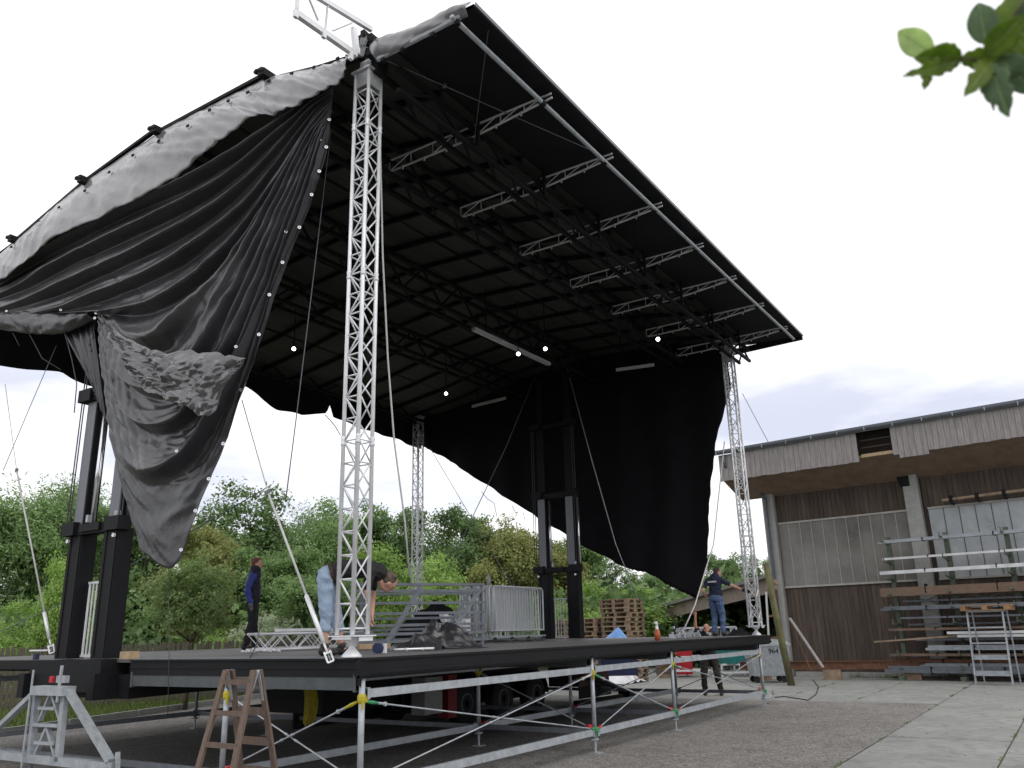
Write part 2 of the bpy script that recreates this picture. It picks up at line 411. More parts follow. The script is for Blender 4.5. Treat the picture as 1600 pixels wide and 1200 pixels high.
# ================================================================== GROUND
g = MB(); g.add([(-300, -300, -0.06), (400, -300, -0.06), (400, 400, -0.06), (-300, 400, -0.06)], [(0, 1, 2, 3)])
tag(g.build('ground', SOIL), kind='structure')
g = MB(); g.add([(-30, -3.2, 0), (13.84, -3.2, 0), (13.84, 15.0, 0), (2.75 + 4, 13.0, 0), (2.75, 11.8, 0), (-30, 2.6, 0)], [(0, 1, 2, 3, 4, 5)])
tag(g.build('asphalt_yard', ASPH), kind='structure')
g = MB(); g.add([(-30, -40, -0.02), (60, -40, -0.02), (60, -3.2, -0.02), (-30, -3.2, -0.02)], [(0, 1, 2, 3)])
g.add([(13.84, -3.2, -0.02), (60, -3.2, -0.02), (60, 30, -0.02), (13.84, 30, -0.02)], [(0, 1, 2, 3)])
paving = tag(g.build('concrete_yard', JOINT), kind='structure')
def slab(x0, x1, y0, y1):
    gp = 0.012; s = MB()
    dz = random.uniform(-0.003, 0.003)
    s.box(((x0 + x1) / 2, (y0 + y1) / 2, -0.05 + dz), (x1 - x0 - 2 * gp, y1 - y0 - 2 * gp, 0.1))
    o = s.build('slab', CONC, paving)
ys = [-3.2, -4.86, -6.5, -8.2, -9.9]
for j in range(4):
    x = -12.0 + 1.3 * j
    while x < 28: slab(x, x + 5.0, ys[j + 1], ys[j]); x += 5.0
ys = [-3.2, -1.45, 0.28, 2.0, 3.75, 5.5, 7.2, 8.9, 10.6, 12.3, 14.0]
for j in range(10):
    x = 13.845
    for L in (7.4, 6.0, 6.0): slab(x, x + L, ys[j], ys[j + 1]); x += L
# loose stones on the yard
st = MB()
for i in range(1500):
    y = random.uniform(-3.1, 1.5); x = random.uniform(-2, 13.7)
    r = random.uniform(0.005, 0.012)
    a = random.uniform(0, 6.28)
    st.add([(x + r * math.cos(a), y + r * math.sin(a), 0), (x + r * math.cos(a + 2.1), y + r * math.sin(a + 2.1), 0), (x + r * math.cos(a + 4.2), y + r * math.sin(a + 4.2), 0), (x, y, r * 0.9)], [(0, 1, 3), (1, 2, 3), (2, 0, 3)])
tag(st.build('loose_gravel', ASPH), kind='stuff')
# lawn with kerb boards
def kerbline(t): return Vector((lerp(-12, 14, t), lerp(6.9, 15.1, t), 0))
g = MB(); g.add([(-12, 7.1, -0.005), (14, 15.3, -0.005), (14, 40, -0.005), (-30, 40, -0.005)], [(0, 1, 2, 3)])
tag(g.build('lawn', SOIL), kind='structure')
kb = MB()
for i in range(13):
    a, b = kerbline(i / 13), kerbline((i + 1) / 13 - 0.002)
    kb.beam(a + Vector((0, 0, 0.06)), b + Vector((0, 0, 0.06)), 0.08, 0.14)
tag(kb.build('lawn_kerb', CONCP), kind='structure')
N = 46000
t_ = RNG.random(N); dd = RNG.random(N) ** 1.3 * 14
bx = -12 + 26 * t_ - 0.3 * dd; by = 7.2 + 8.2 * t_ + dd
hh = RNG.uniform(0.05, 0.16, N); an = RNG.uniform(0, 6.28, N); wd = RNG.uniform(0.008, 0.02, N)
v = np.zeros((N, 3, 3), np.float32)
v[:, 0] = np.stack([bx - wd * np.cos(an), by - wd * np.sin(an), np.zeros(N)], 1)
v[:, 1] = np.stack([bx + wd * np.cos(an), by + wd * np.sin(an), np.zeros(N)], 1)
v[:, 2] = np.stack([bx + RNG.uniform(-.05, .05, N), by + RNG.uniform(-.05, .05, N), hh], 1)
def fastmesh(name, verts, nper, mt):
    V = verts.reshape(-1, 3).astype(np.float32); nf = len(V) // nper
    me = bpy.data.meshes.new(name); me.vertices.add(len(V)); me.vertices.foreach_set('co', V.ravel())
    me.loops.add(len(V)); me.loops.foreach_set('vertex_index', np.arange(len(V), dtype=np.int32))
    me.polygons.add(nf); me.polygons.foreach_set('loop_start', np.arange(0, len(V), nper, dtype=np.int32))
    me.update(calc_edges=True); me.materials.append(mt); return me
tag(place('grass', fastmesh('grass', v, 3, GRASS)), kind='stuff')

# ================================================================== TREES
def leaf_cards(centers, size, aspect=0.6, out=None):
    n = len(centers)
    nn = RNG.normal(size=(n, 3)) * 0.62 + np.array([0, 0, 0.45])
    if out is not None: nn += out * 0.75
    nn /= np.linalg.norm(nn, axis=1)[:, None]
    a = RNG.normal(size=(n, 3)); a -= nn * (nn * a).sum(1)[:, None]; a /= np.linalg.norm(a, axis=1)[:, None]
    b = np.cross(nn, a)
    s = (size * RNG.uniform(0.6, 1.3, n))[:, None]
    q = np.zeros((n, 4, 3))
    q[:, 0] = centers - a * s; q[:, 1] = centers + b * s * aspect; q[:, 2] = centers + a * s; q[:, 3] = centers - b * s * aspect
    return q
def crown_points(n, rx, rz, zc, lobes=16, clumps=9, low=-0.8, drop=0.0):
    """clumped foliage points: lobes on an egg, clumps on each lobe, leaves round each clump"""
    pts = []; outs = []
    per = max(3, n // (lobes * clumps))
    for i in range(lobes):
        u = RNG.normal(size=3); u /= np.linalg.norm(u); u[2] = max(low, u[2])
        f = RNG.uniform(0.35, 0.82)
        c = np.array([u[0] * rx * f, u[1] * rx * f, zc + u[2] * rz * f * 1.05])
        lr = RNG.uniform(0.22, 0.4) * rx
        for k in range(clumps):
            w = RNG.normal(size=3); w /= np.linalg.norm(w); w[2] = w[2] * 0.8 + 0.15
            cc = c + w * lr * RNG.uniform(0.55, 1.1)
            m_ = int(per * RNG.uniform(0.5, 1.5))
            p = cc + np.clip(RNG.normal(size=(m_, 3)), -1.9, 1.9) * lr * np.array([0.26, 0.26, 0.2])
            if drop: p[:, 2] -= np.abs(RNG.normal(size=m_)) * drop
            o_ = p - (c * .7 + np.array([0, 0, zc * .3])); outs.append(o_ / (np.linalg.norm(o_, axis=1)[:, None] + 1e-6)); pts.append(p)
    return np.concatenate(pts), np.concatenate(outs)
CROWNS = {}
def crown_mesh(kind, k):
    key = (kind, k)
    if key not in CROWNS:
        if kind == 'silver': p, po = crown_points(7000, 1.0, 0.75, 0.85, 18, 10, -0.5); q = leaf_cards(p, 0.05, 0.3, po); mt = LEAFS[4]
        elif kind == 'bright': p, po = crown_points(17000, 2.2, 2.4, 3.2, 24, 11); q = leaf_cards(p, 0.07, 0.6, po); mt = LEAFS[3]
        elif kind == 'apple': p, po = crown_points(11000, 1.35, 1.15, 2.45, 22, 10, -0.45); q = leaf_cards(p, 0.05, 0.5, po); mt = LEAFS[5]
        elif kind == 'shrub': p, po = crown_points(17000, 0.9, 0.9, 0.9, 22, 11, -0.9); q = leaf_cards(p, 0.024, 0.5, po); mt = LEAFS[3]
        elif kind == 'willow': p, po = crown_points(34000, 3.3, 4.0, 5.0, 30, 12, -0.9, 0.5); q = leaf_cards(p, 0.115, 0.26, po); mt = LEAFS[1]
        elif kind == 'yellow': p, po = crown_points(30000, 3.3, 3.9, 4.8, 26, 12, -0.9); q = leaf_cards(p, 0.095, 0.6, po); mt = LEAFS[2]
        elif kind == 'mid': p, po = crown_points(32000, 3.3, 3.9, 4.9, 28, 12, -0.9); q = leaf_cards(p, 0.095, 0.6, po); mt = LEAFS[1]
        else: p, po = crown_points(34000, 3.4, 4.0, 5.0, 30, 12, -0.9); q = leaf_cards(p, 0.10, 0.6, po); mt = LEAFS[0]
        CROWNS[key] = (fastmesh('crown', q, 4, mt), float(p[:, 2].max()))
    return CROWNS[key]
TRUNKS = {}
def trunk_mesh(k, h=5.5):
    if (k, h) not in TRUNKS:
        b = MB(); r0 = 0.032 * h
        spine = [(0, 0, -0.1), (0.05 * h * .3, 0.02, h * 0.3), (random.uniform(-.1, .1), random.uniform(-.1, .1), h * 0.6), (random.uniform(-.2, .2), 0, h * 1.1)]
        b.path(spine, [r0, r0 * .8, r0 * .6, r0 * .2], 8)
        for i in range(6):
            z = h * random.uniform(0.3, 0.8); a = random.uniform(0, 6.28); L = h * random.uniform(0.25, 0.42)
            p = Vector((0, 0, z)); q = p + Vector((math.cos(a) * L, math.sin(a) * L, L * 0.8)); md = (p + q) / 2 + Vector((0, 0, -0.08 * L))
            b.path([p, md, q], [r0 * .45, r0 * .3, r0 * .1], 6)
        TRUNKS[(k, h)] = b.mesh('trunk', BARK, True)
    return TRUNKS[(k, h)]
def tree(name, label, px, top, D, kind, k, wid=1.0, group=None, cat='tree', th=5.5, rz=None):
    base = gat(px, D); zt = VD(px, top, D).z
    me, zm = crown_mesh(kind, k); s = (zt * 1.06) / zm
    t = thing(name, label, cat, base, 0, group)
    c = place('crown', me, t, local=True); tr = place('trunk', trunk_mesh(k % 3, th), t, local=True)
    t.rotation_euler = (0, 0, random.uniform(0, 6.28) if rz is None else rz)
    t.scale = (s * wid, s * wid, s)
    return t
BT = 'trees behind the fence'
for a in [
    ('dark green willow at the picture edge beyond the fence', -45, 735, 44, 'willow', 0, 1.0),
    ('feathery tall willow left of the leaning strap', 48, 735, 46, 'willow', 1, .85),
    ('feathery willow directly behind the left black mast', 135, 752, 48, 'willow', 0, .9),
    ('dark willow between black mast and tarpaulin tip', 215, 800, 46, 'dark', 0, .9),
    ('tall dense dark tree to the right of the tarpaulin tip', 375, 748, 44, 'dark', 1, 1.0),
    ('low yellowish olive tree under the tarpaulin tip', 318, 815, 36, 'yellow', 0, .85),
    ('rounded green tree behind the red haired woman', 428, 860, 36, 'mid', 0, .9),
    ('green feathery tree between the strap and nearest truss tower', 490, 786, 44, 'willow', 1, .9),
    ('green tree crown just behind the nearest truss tower', 548, 782, 47, 'mid', 1, .85),
    ('green tree between nearest and farthest truss tower', 612, 796, 46, 'dark', 0, .8),
    ('dark tree directly behind the far truss tower', 668, 812, 50, 'dark', 1, .9),
    ('broad dark tree right of the far truss tower', 722, 798, 44, 'dark', 0, .85),
    ('yellowish oak like tree left of the right black mast', 798, 808, 42, 'yellow', 1, .9),
    ('olive tree seen through the right black mast', 862, 835, 44, 'yellow', 0, .8),
    ('green tree above the shorter pallet stack', 905, 845, 46, 'mid', 0, .85),
    ('dark green tree above the taller pallet stack', 965, 870, 47, 'dark', 1, .85),
    ('green tree below the hanging black cloth edge', 1025, 890, 50, 'mid', 1, .9),
    ('green tree behind the hanging black cloth tip', 1075, 898, 54, 'mid', 0, .9),
    ('dark round tree behind the man in navy tee', 1128, 870, 56, 'dark', 0, .8),
    ('dark tree behind the farthest right truss tower', 1172, 864, 60, 'dark', 1, .8),
    ('green tree beside the concrete corner post of the barn', 1222, 868, 62, 'mid', 1, .8),
]:
    tree('leafy_tree', a[0], a[1], a[2], a[3], a[4], a[5], a[6], BT)
tree('maple_tree', 'bright yellow green maple behind the bending man', 608, 838, 27, 'bright', 0, .85, cat='tree', th=3.5)
tree('maple_tree', 'bright green maple left of far truss tower, the smaller one', 670, 868, 30, 'bright', 1, .8, cat='tree', th=3.5)
tree('apple_tree', 'small apple tree standing on lawn before picket fence', 297, 868, 21.0, 'apple', 0, 1.0, cat='tree', th=2.1)
tree('bushy_shrub', 'tall light green shrub left of the left black mast', 92, 858, 27, 'bright', 0, .62, cat='shrub', th=3.5)
tree('bushy_shrub', 'light green shrub at the left picture edge', 8, 945, 26.5, 'shrub', 0, 1.0, cat='shrub', th=1.2)
tree('willow_shrub', 'pale silvery shrub to the right of the standing woman', 448, 938, 27.5, 'silver', 0, 1.15, cat='shrub', th=1.0)
tree('leafy_shrub', 'bright low shrub at the feet of the woman', 352, 978, 27, 'shrub', 1, 1.2, cat='shrub', th=1.2)
tree('leafy_shrub', 'dark shrub between the silvery shrub and the bending man', 500, 905, 27, 'mid', 0, 1.1, cat='shrub', th=3.5)
tree('leafy_shrub', 'yellow green shrub behind the shorter pallet stack', 905, 915, 33, 'shrub', 0, 1.35, cat='shrub', th=1.2)
tree('leafy_shrub', 'yellow green shrub behind the taller pallet stack', 1000, 918, 38, 'shrub', 1, 1.9, cat='shrub', th=1.2)
tree('leafy_shrub', 'low bright shrub seen between pallets and barn', 1045, 945, 42, 'shrub', 0, 1.8, cat='shrub', th=1.2)
# dense undergrowth that closes the foot of the wood
pts = []
for i in range(330):
    px = random.uniform(-140, 1240); D = random.uniform(34, 58); b = gat(px, D)
    r = random.uniform(0.7, 1.5)
    p = np.array([b.x, b.y, random.uniform(0.3, 3.2)]) + RNG.normal(size=(110, 3)) * np.array([r, r, r * .7]) * .7
    pts.append(p)
tag(place('undergrowth', fastmesh('undergrowth', leaf_cards(np.concatenate(pts), 0.2, .6), 4, LEAFS[0])), kind='stuff')

# ================================================================== PICKET FENCE
fa, fb = VD(-60, 1030, 21.5), VD(545, 1030, 26.0)
fa.z = fb.z = 0
fence = thing('picket_fence', 'weathered grey wooden picket fence behind the stage and lawn', 'fence', fa)
fd = (fb - fa); FL = fd.length; fd.normalize(); ang = math.atan2(fd.y, fd.x)
pk = MB(); w = 0.095; pk.prism([(-w / 2, 0, 0), (w / 2, 0, 0), (w / 2, 0, 1.52), (w * .3, 0, 1.575), (0, 0, 1.595), (-w * .3, 0, 1.575), (-w / 2, 0, 1.52)], (0, 0.02, 0))
pkm = pk.mesh('picket', FENCEW)
i = 0; x = 0.0
while x < FL:
    place('picket', pkm, fence, True, Matrix.Translation(fd * x + Vector((0, 0, random.uniform(-.04, .03)))) @ Matrix.Rotation(ang + random.uniform(-.05, .05), 4, 'Z') @ Matrix.Rotation(random.uniform(-.025, .025), 4, 'Y')); x += 0.125
for z in (0.35, 1.25):
    b = MB(); b.beam(Vector((0, 0, z)) + Vector((-fd.y, fd.x, 0)) * .05, fd * FL + Vector((0, 0, z)) + Vector((-fd.y, fd.x, 0)) * .05, 0.05, 0.08); b.build('rail', FENCEW, fence, local=True)

# ================================================================== BIG BARN (right)
BB = Vector((23.12, 2.33, 0)); BD = Vector((0.13, 0.99, 0)).normalized(); BN = Vector((BD.y, -BD.x, 0))
BROT = math.atan2(-BD.y, -BD.x)
def PL(x, y, off=0.0):
    """photo pixel -> (along wall, height) on the plane 'off' metres in front of the barn wall"""
    q = onplane(x, y, BN, BN.dot(BB) - off); return (-(q - BB).dot(BD), q.z)
barn = thing('timber_barn', 'large brown timber barn with translucent window band and wide eaves', 'barn', BB, BROT)
def bbox(name, mt, x0, x1, y0, y1, z0, z1, par=None):
    b = MB(); b.box(((x0 + x1) / 2, (y0 + y1) / 2, (z0 + z1) / 2), (x1 - x0, y1 - y0, z1 - z0)); return b.build(name, mt, par or barn, local=True)
XE = 12.0
bbox('wall', DARKIN, -0.2, XE, 0.05, 0.25, 0.0, 7.2)
bbox('end_wall', DARKIN, -0.2, 0.0, 0.25, 12, 0.0, 7.2)
bbox('plinth', CONCP, 0.1, XE, -0.06, 0.05, 0.0, 0.16)
def planks(name, x0, x1, z0, z1, y=0.0, w=0.15, mt=PLANKD, gap=0.008):
    b = MB(); x = x0
    while x < x1 - 0.02:
        e = min(x + w, x1); b.box(((x + e) / 2, y + random.uniform(0, .012) + 0.02, (z0 + z1) / 2), (e - x - gap, 0.025, z1 - z0)); x = e
    o = b.build(name, mt, barn, local=True); o['kind'] = 'stuff'; return o
ZW0, ZW1 = 2.87, 5.02
planks('wall_planks', 0.05, 4.35, 0.16, ZW0 - 0.03)
planks('wall_planks', 4.86, XE, 0.16, ZW0 - 0.03)
planks('wall_planks', 0.05, 4.35, ZW1 + 0.03, 6.0)
planks('wall_planks', 4.86, XE, ZW1 + 0.03, 6.0)
# windows of ribbed translucent sheets
def winband(x0, x1, n, mt):
    fr = bbox('window_band', BEIGE, x0, x1, -0.045, 0.01, ZW1 - 0.03, ZW1 + 0.03)
    s = bbox('sill', BEIGE, x0, x1, -0.05, 0.01, ZW0 - 0.03, ZW0 + 0.03, None)
    w = (x1 - x0) / n
    for i in range(n):
        b = MB(); xa = x0 + i * w + 0.012; xb = xa + w - 0.024
        P = []
        for k in range(7):
            xx = lerp(xa, xb, k / 6); yy = -0.012 + (0.0012 if k % 2 else 0.0) + random.uniform(-.0005, .0005)
            P.append([(xx, yy, ZW0 + 0.03), (xx, yy, ZW1 - 0.03)])
        b.grid(P); b.build('pane', mt, barn, local=True)
        if i: bbox('mullion', BEIGE if mt is PANE else ZINC, x0 + i * w - 0.011, x0 + i * w + 0.011, -0.03, 0.004, ZW0 + 0.03, ZW1 - 0.03)
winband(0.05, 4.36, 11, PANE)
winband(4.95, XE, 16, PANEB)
bbox('backing_board', DARKIN, 4.82, 4.95, -0.01, 0.01, ZW0, ZW1)
# concrete posts
bbox('corner_post', CONCP, -0.36, 0.04, -0.16, 0.2, 0.0, 6.75)
bbox('wall_post', CONCP, 4.38, 4.82, -0.22, 0.0, 0.0, 5.75)
bbox('wall_post', CONCP, 4.60, 4.82, -0.22, 0.0, 5.752, 6.9)
b = MB(); b.prism([(4.30, -0.2, 5.78), (4.585, -0.2, 5.78), (4.585, -0.2, 6.6), (4.1, -0.2, 6.6)], (0, 0.17, 0)); b.build('bracket', BLACKS, barn, local=True)
# overhanging roof: soffit, fascia planks, gutter, sheet
OFF = 1.5
zs = 6.62
b = MB(); b.prism([(-1.2, -OFF + .05, zs), (-1.2, 0.03, 5.98), (-1.2, 0.03, 6.05), (-1.2, -OFF + .05, zs + .07)], (XE + 1.2, 0, 0)); b.build('soffit', SOFFIT, barn, local=True)
for xx in (-1.1, 0.0):
    b = MB(); b.beam((xx, -OFF + .1, 6.98), (xx, 2.5, 7.2), 0.12, 0.3); b.build('rafter', DARKIN, barn, local=True)
fx0 = PL(1123, 720, OFF)[0]; gx0 = PL(1342, 690, OFF)[0]; gx1 = PL(1393, 690, OFF)[0]
pm = {}
x = fx0
while x < XE:
    w = random.choice([0.16, 0.17, 0.18]); e = x + w
    if e > gx0 and x < gx1 - 0.05:
        x = gx1 if x + 0.06 > gx0 else gx0
        if x >= gx1 - 1e-6: pass
        else:
            x = gx1
        continue
    zb = 6.50 if x < gx0 else 6.55 - 0.12 * (gx1 < x < gx1 + 0.9)
    zb += random.uniform(-.012, .012)
    b = MB(); b.box((x + w / 2, -OFF + random.uniform(-.008, .004), (zb + 7.42) / 2), (w - 0.008, 0.028, 7.42 - zb)); b.build('fascia_plank', FASCW, barn, local=True)
    x = e
bbox('added_sky_blocker', DARKIN, -0.9, XE, -.9, -.86, 6.50, 7.56)  # added dark board, makes the plank gap dark instead of showing sky
bbox('batten', WOODP, gx0, gx1, -OFF + .03, -OFF + .07, 6.62, 6.72)
bbox('batten', DARKIN, gx0, gx1, -OFF + .12, -OFF + .15, 6.92, 6.96)
bbox('batten', DARKIN, gx0, gx1, -OFF + .12, -OFF + .15, 7.15, 7.19)
b = MB()
P = []
for k in range(9):
    a = math.pi * k / 8; P.append([(fx0 - 0.15, -OFF - 0.09 + 0.075 * math.cos(a), 7.50 - 0.075 * math.sin(a)), (XE, -OFF - 0.09 + 0.075 * math.cos(a), 7.50 - 0.075 * math.sin(a))])
b.grid(P); b.beam((fx0 - .15, -OFF - .168, 7.505), (XE, -OFF - .168, 7.505), 0.02, 0.02); b.build('gutter', ZINC, barn, local=True)
x = fx0
while x < XE:
    bbox('gutter_bracket', GALV, x, x + .025, -OFF - .185, -OFF - .178, 7.42, 7.53); x += 0.85
b = MB(); b.prism([(fx0 - .1, -OFF - .06, 7.54), (fx0 - .1, 6, 8.6), (fx0 - .1, 6, 8.66), (fx0 - .1, -OFF - .06, 7.60)], (XE - fx0, 0, 0)); b.build('roof_sheet', ZINC, barn, local=True)
b = MB(); p = [(-0.95, -OFF - .09, 7.40), (-0.95, -OFF - .05, 7.0), (-0.78, -0.6, 6.45), (-0.40, -0.27, 6.2), (-0.22, -0.23, 5.9), (-0.20, -0.23, 3.0), (-0.20, -0.23, 0.05)]
b.path(p, 0.05, 8); b.build('downpipe', ZINC, barn, True, True)

# ---- things at the barn wall
def bthing(name, label, cat, group=None): return thing(name, label, cat, BB, BROT, group)
rack = bthing('storage_rack', 'green steel cantilever rack against the barn wall full of profiles', 'rack')
xs = [PL(1405, 1000, 0.9)[0], PL(1500, 1000, 0.9)[0], PL(1600, 1000, 0.9)[0], PL(1690, 1000, 0.9)[0]]
GREENR = mat('faded green rack paint', (0.12, 0.15, 0.11), 0.6, 0.1, 0.3, 8)
LV = [0.35, 0.75, 1.15, 1.62, 2.05, 2.48, 2.93, 3.45, 4.05]
for xx in xs:
    b = MB(); b.box((xx, -0.55, 2.1), (0.12, 0.14, 4.2)); b.box((xx, -0.8, 0.06), (0.14, 0.9, 0.12)); b.build('upright', GREENR, rack, local=True)
    for z in LV:
        b = MB(); b.prism([(xx - .03, -0.62, z - .1), (xx - .03, -1.25, z - .03), (xx - .03, -1.25, z), (xx - .03, -0.62, z)], (0.06, 0, 0)); b.box((xx, -1.23, z + .05), (0.03, 0.03, 0.1)); b.build('arm', GREENR, rack, local=True)
for i in range(3):
    b = MB(); b.beam((xs[i] + .06, -0.56, 2.0), (xs[i + 1] - .06, -0.56, 2.5), 0.03, 0.03); b.beam((xs[i] + .06, -0.5, 2.5), (xs[i + 1] - .06, -0.5, 2.0), 0.03, 0.03); b.build('cross_brace', GREENR, rack, local=True)
def bar(name, label, cat, px0, py0, px1, py1, mt, w, h, off=0.95, n=1, group=None, dz=0.0):
    """bars resting on the rack: n pieces side by side make one bundle"""
    a = PL(px0, py0, off); c = PL(px1, py1, off); sl = (c[1] - a[1]) / max(c[0] - a[0], .1)
    xe = a[0] + 6.2
    o = bthing(name, label, cat, group)
    for i in range(n):
        b = MB(); y = -off + (i - (n - 1) / 2) * (w + .004)
        zz = a[1] + dz + random.uniform(-.004, .004)
        x0 = a[0] + (random.uniform(0, .18) if i else 0)
        if n > 3 and i % 2: zz += h * .9
        b.box(((x0 + xe) / 2, y, zz), (xe - x0, w, h)); b.build('profile', mt, o, local=True)
    for q in (1.3, 3.2):
        b = MB(); b.box((a[0] + q, -off, a[1] + h * .25), (0.03, n * (w + .004) + .012, h * (2.0 if n > 3 else 1) + .012)); b.build('strap', BLACKS, o, local=True)
    return o
GP = 'profile bundles on the cantilever rack'
bar('profile_bundle', 'thick silver profile bundle, topmost on the green rack', 'bundle', 1373, 849, 1600, 823, ALUD if False else GALV, .05, .05, n=5, group=GP)
bar('profile_bundle', 'thin silver profile bundle, second from rack top', 'bundle', 1380, 874, 1600, 851, ALU, .05, .06, n=3, group=GP)
bar('profile_bundle', 'white profile bundle, third from rack top', 'bundle', 1376, 896, 1600, 876, ALU, .06, .10, n=3, group=GP)
bar('timber_beam', 'thick brown timber beam lying across the green rack', 'beam', 1377, 926, 1600, 907, BEAMW, .22, .25, n=1)
bar('profile_bundle', 'flat grey profile bundle just below the brown timber beam', 'bundle', 1378, 953, 1600, 934, GREYS, .06, .06, n=4, group=GP)
bar('profile_bundle', 'short dark grey offcuts below the flat grey bundle', 'bundle', 1408, 966, 1600, 950, GREYS, .05, .05, n=3, group=GP)
bar('timber_plank', 'dark red brown plank under the dark offcuts', 'plank', 1392, 984, 1600, 972, BEAMW, .2, .06, n=2)
bar('profile_bundle', 'blue grey profile bundle above the rusty plank', 'bundle', 1448, 1014, 1600, 1008, GALV, .06, .07, n=4, group=GP)
bar('timber_plank', 'orange brown plank low on the rack', 'plank', 1393, 1023, 1600, 1016, BEAMW, .2, .07, n=1)
bar('profile_bundle', 'grey profile bundle lowest on the green rack', 'bundle', 1385, 1048, 1600, 1042, GREYS, .07, .10, n=4, group=GP)
for i, (px_, py_, py2, mt_, n_, lab) in enumerate([(1420, 976, 962, GREYS, 3, 'dark grey offcut bundle behind the steps, upper'), (1402, 1033, 1029, RUST, 4, 'rusty tube bundle above the lowest grey bundle'), (1432, 1000, 990, GREYS, 5, 'dull grey tube bundle at the height of the white bars'), (1412, 940, 922, GREYS, 3, 'dark tube bundle just below the brown timber beam, deep in the rack'), (1396, 1058, 1053, DARKIN, 3, 'dark timber offcuts on the ground under the rack'), (1440, 1040, 1036, GALV, 4, 'pale tube bundle near the ground behind the steps')]):
    bar('tube_bundle', lab, 'bundle', px_, py_, 1600, py2, mt_, .05, .05, n=n_, off=.72, group='tube bundles deep in the rack')
o = bthing('long_pole', 'long thin pale pole sticking out left of the rack', 'pole'); a = PL(1366, 1003, 1.45); c = PL(1486, 990, 1.45)
b = MB(); b.beam((a[0], -1.45, a[1]), (c[0] + 2, -1.4, c[1] + .05), 0.05, 0.045); b.build('pole', PALW, o, local=True)
for i, (xa, ya, lab) in enumerate([(1480, 989, 'upper of two white bars passing behind the steel steps'), (1496, 994, 'lower of two white bars passing behind the steel steps')]):
    a = PL(xa, ya, 1.5); o = bthing('white_bar', lab, 'bar'); b = MB(); b.box((a[0] + 2.5, -1.5 + i * .02, a[1]), (5, 0.06, 0.07)); b.build('bar', WHITEP, o, local=True)
# bracketed pipe on the upper wall
o = bthing('wall_pipe', 'pale pipe held by clamps high on the barn wall', 'pipe'); a = PL(1472, 782, 0.3); c = PL(1600, 765, 0.3)
b = MB(); b.tube((a[0], -.3, a[1]), (a[0] + 6, -.3, a[1] + .12), 0.045, None, 8); b.build('pipe', PALW, o, local=True)
for k in range(6):
    x = a[0] + .25 + k * .72; b = MB(); b.box((x, -.3, a[1] + .02), (.1, .12, .2)); b.box((x, -.16, a[1] - .12), (.05, .3, .04)); b.build('clamp', BLACKS, o, local=True)
# steel platform steps with a pallet on top
sp = bthing('platform_steps', 'grey steel platform steps standing before the rack', 'steps')
so = 2.1
xl0, zt_ = PL(1512, 957, so); xr0, _ = PL(1566, 955, so); xl1, _ = PL(1528, 1060, so); xr1, _ = PL(1586, 1060, so)
zt = zt_
for (x0, x1) in ((xl0, xl1), (xr0, xr1)):
    xm = (x0 + x1) / 2
    b = MB(); b.beam((xm, -so, zt), (xm, -so - .35, 0.0), 0.06, 0.04, (1, 0, 0)); b.build('front_leg', GALV, sp, local=True)
    b = MB(); b.beam((xm, -so + .55, zt), (xm, -so + .6, 0.0), 0.04, 0.03, (1, 0, 0)); b.build('rear_leg', GALV, sp, local=True)
xa, xb = (xl0 + xl1) / 2, (xr0 + xr1) / 2
bbox('top_frame', GALV, xa - .02, xb + .02, -so - .01, -so + .57, zt, zt + .04, sp)
for q in (0.08, 0.32, 0.56, 0.80):
    z = zt * q * .9 + .1; y = -so - .35 * (1 - z / zt)
    bbox('step', GALV, xa + .02, xb - .02, y - .1, y + .1, z, z + .035, sp)
    if q in (0.08, 0.32): bbox('riser_plate', GALV, xa + .02, xb - .02, y + .06, y + .07, z - .0, z + .12, sp)
def pallet_mesh():
    b = MB()
    for y in (-.34, -.17, 0, .17, .34): b.box((0, y, 0.133), (1.2, 0.13 if y in (-.34, 0, .34) else .1, 0.02))
    for x in (-.53, 0, .53): b.box((x, 0, 0.112), (0.12, 0.8, 0.022))
    for x in (-.53, 0, .53):
        for y in (-.34, 0, .34): b.box((x, y, 0.062), (0.14, 0.12, 0.078))
    for y in (-.34, 0, .34): b.box((0, y, 0.011), (1.2, 0.12, 0.022))
    return b.mesh('pallet', PALW)
PMESH = pallet_mesh()
PALL = mat('fresh pallet wood', (0.36, 0.21, 0.105), 0.8, 0, 0.25, 5, 0.2, 40, island=0.25)
pm2 = PMESH.copy(); pm2.materials.clear(); pm2.materials.append(PALL)
o = place('wooden_pallet', pm2); o.location = BB + Matrix.Rotation(BROT, 3, 'Z') @ Vector(((xa + xb) / 2 + .02, -so + .28, zt + .042)); o.rotation_euler = (0, 0, BROT + .03)
tag(o, 'fresh wooden pallet lying on top of the steel platform steps', 'pallet')
# rusty beam on the ground before the barn
o = thing('steel_beam', 'long rusty steel beam resting low before the barn corner', 'beam', (20.3, 2.0, 0))
p0 = VD(1157, 1046, 26.6); p1 = VD(1456, 1040, 24.4); p0.z = p1.z = 0.43
b = MB(); d_ = (p1 - p0).normalized()
b.beam(p0, p1, 0.02, 0.22); b.beam(p0 + Vector((0, 0, .11)), p1 + Vector((0, 0, .11)), 0.14, 0.02); b.beam(p0 - Vector((0, 0, .11)), p1 - Vector((0, 0, .11)), 0.14, 0.02); b.build('beam', RUST, o)
for q in (0.12, 0.5, 0.9):
    p = p0.lerp(p1, q); b = MB(); b.box((p.x, p.y, .152), (.25, .5, .3)); b.build('support_block', PALW, o)
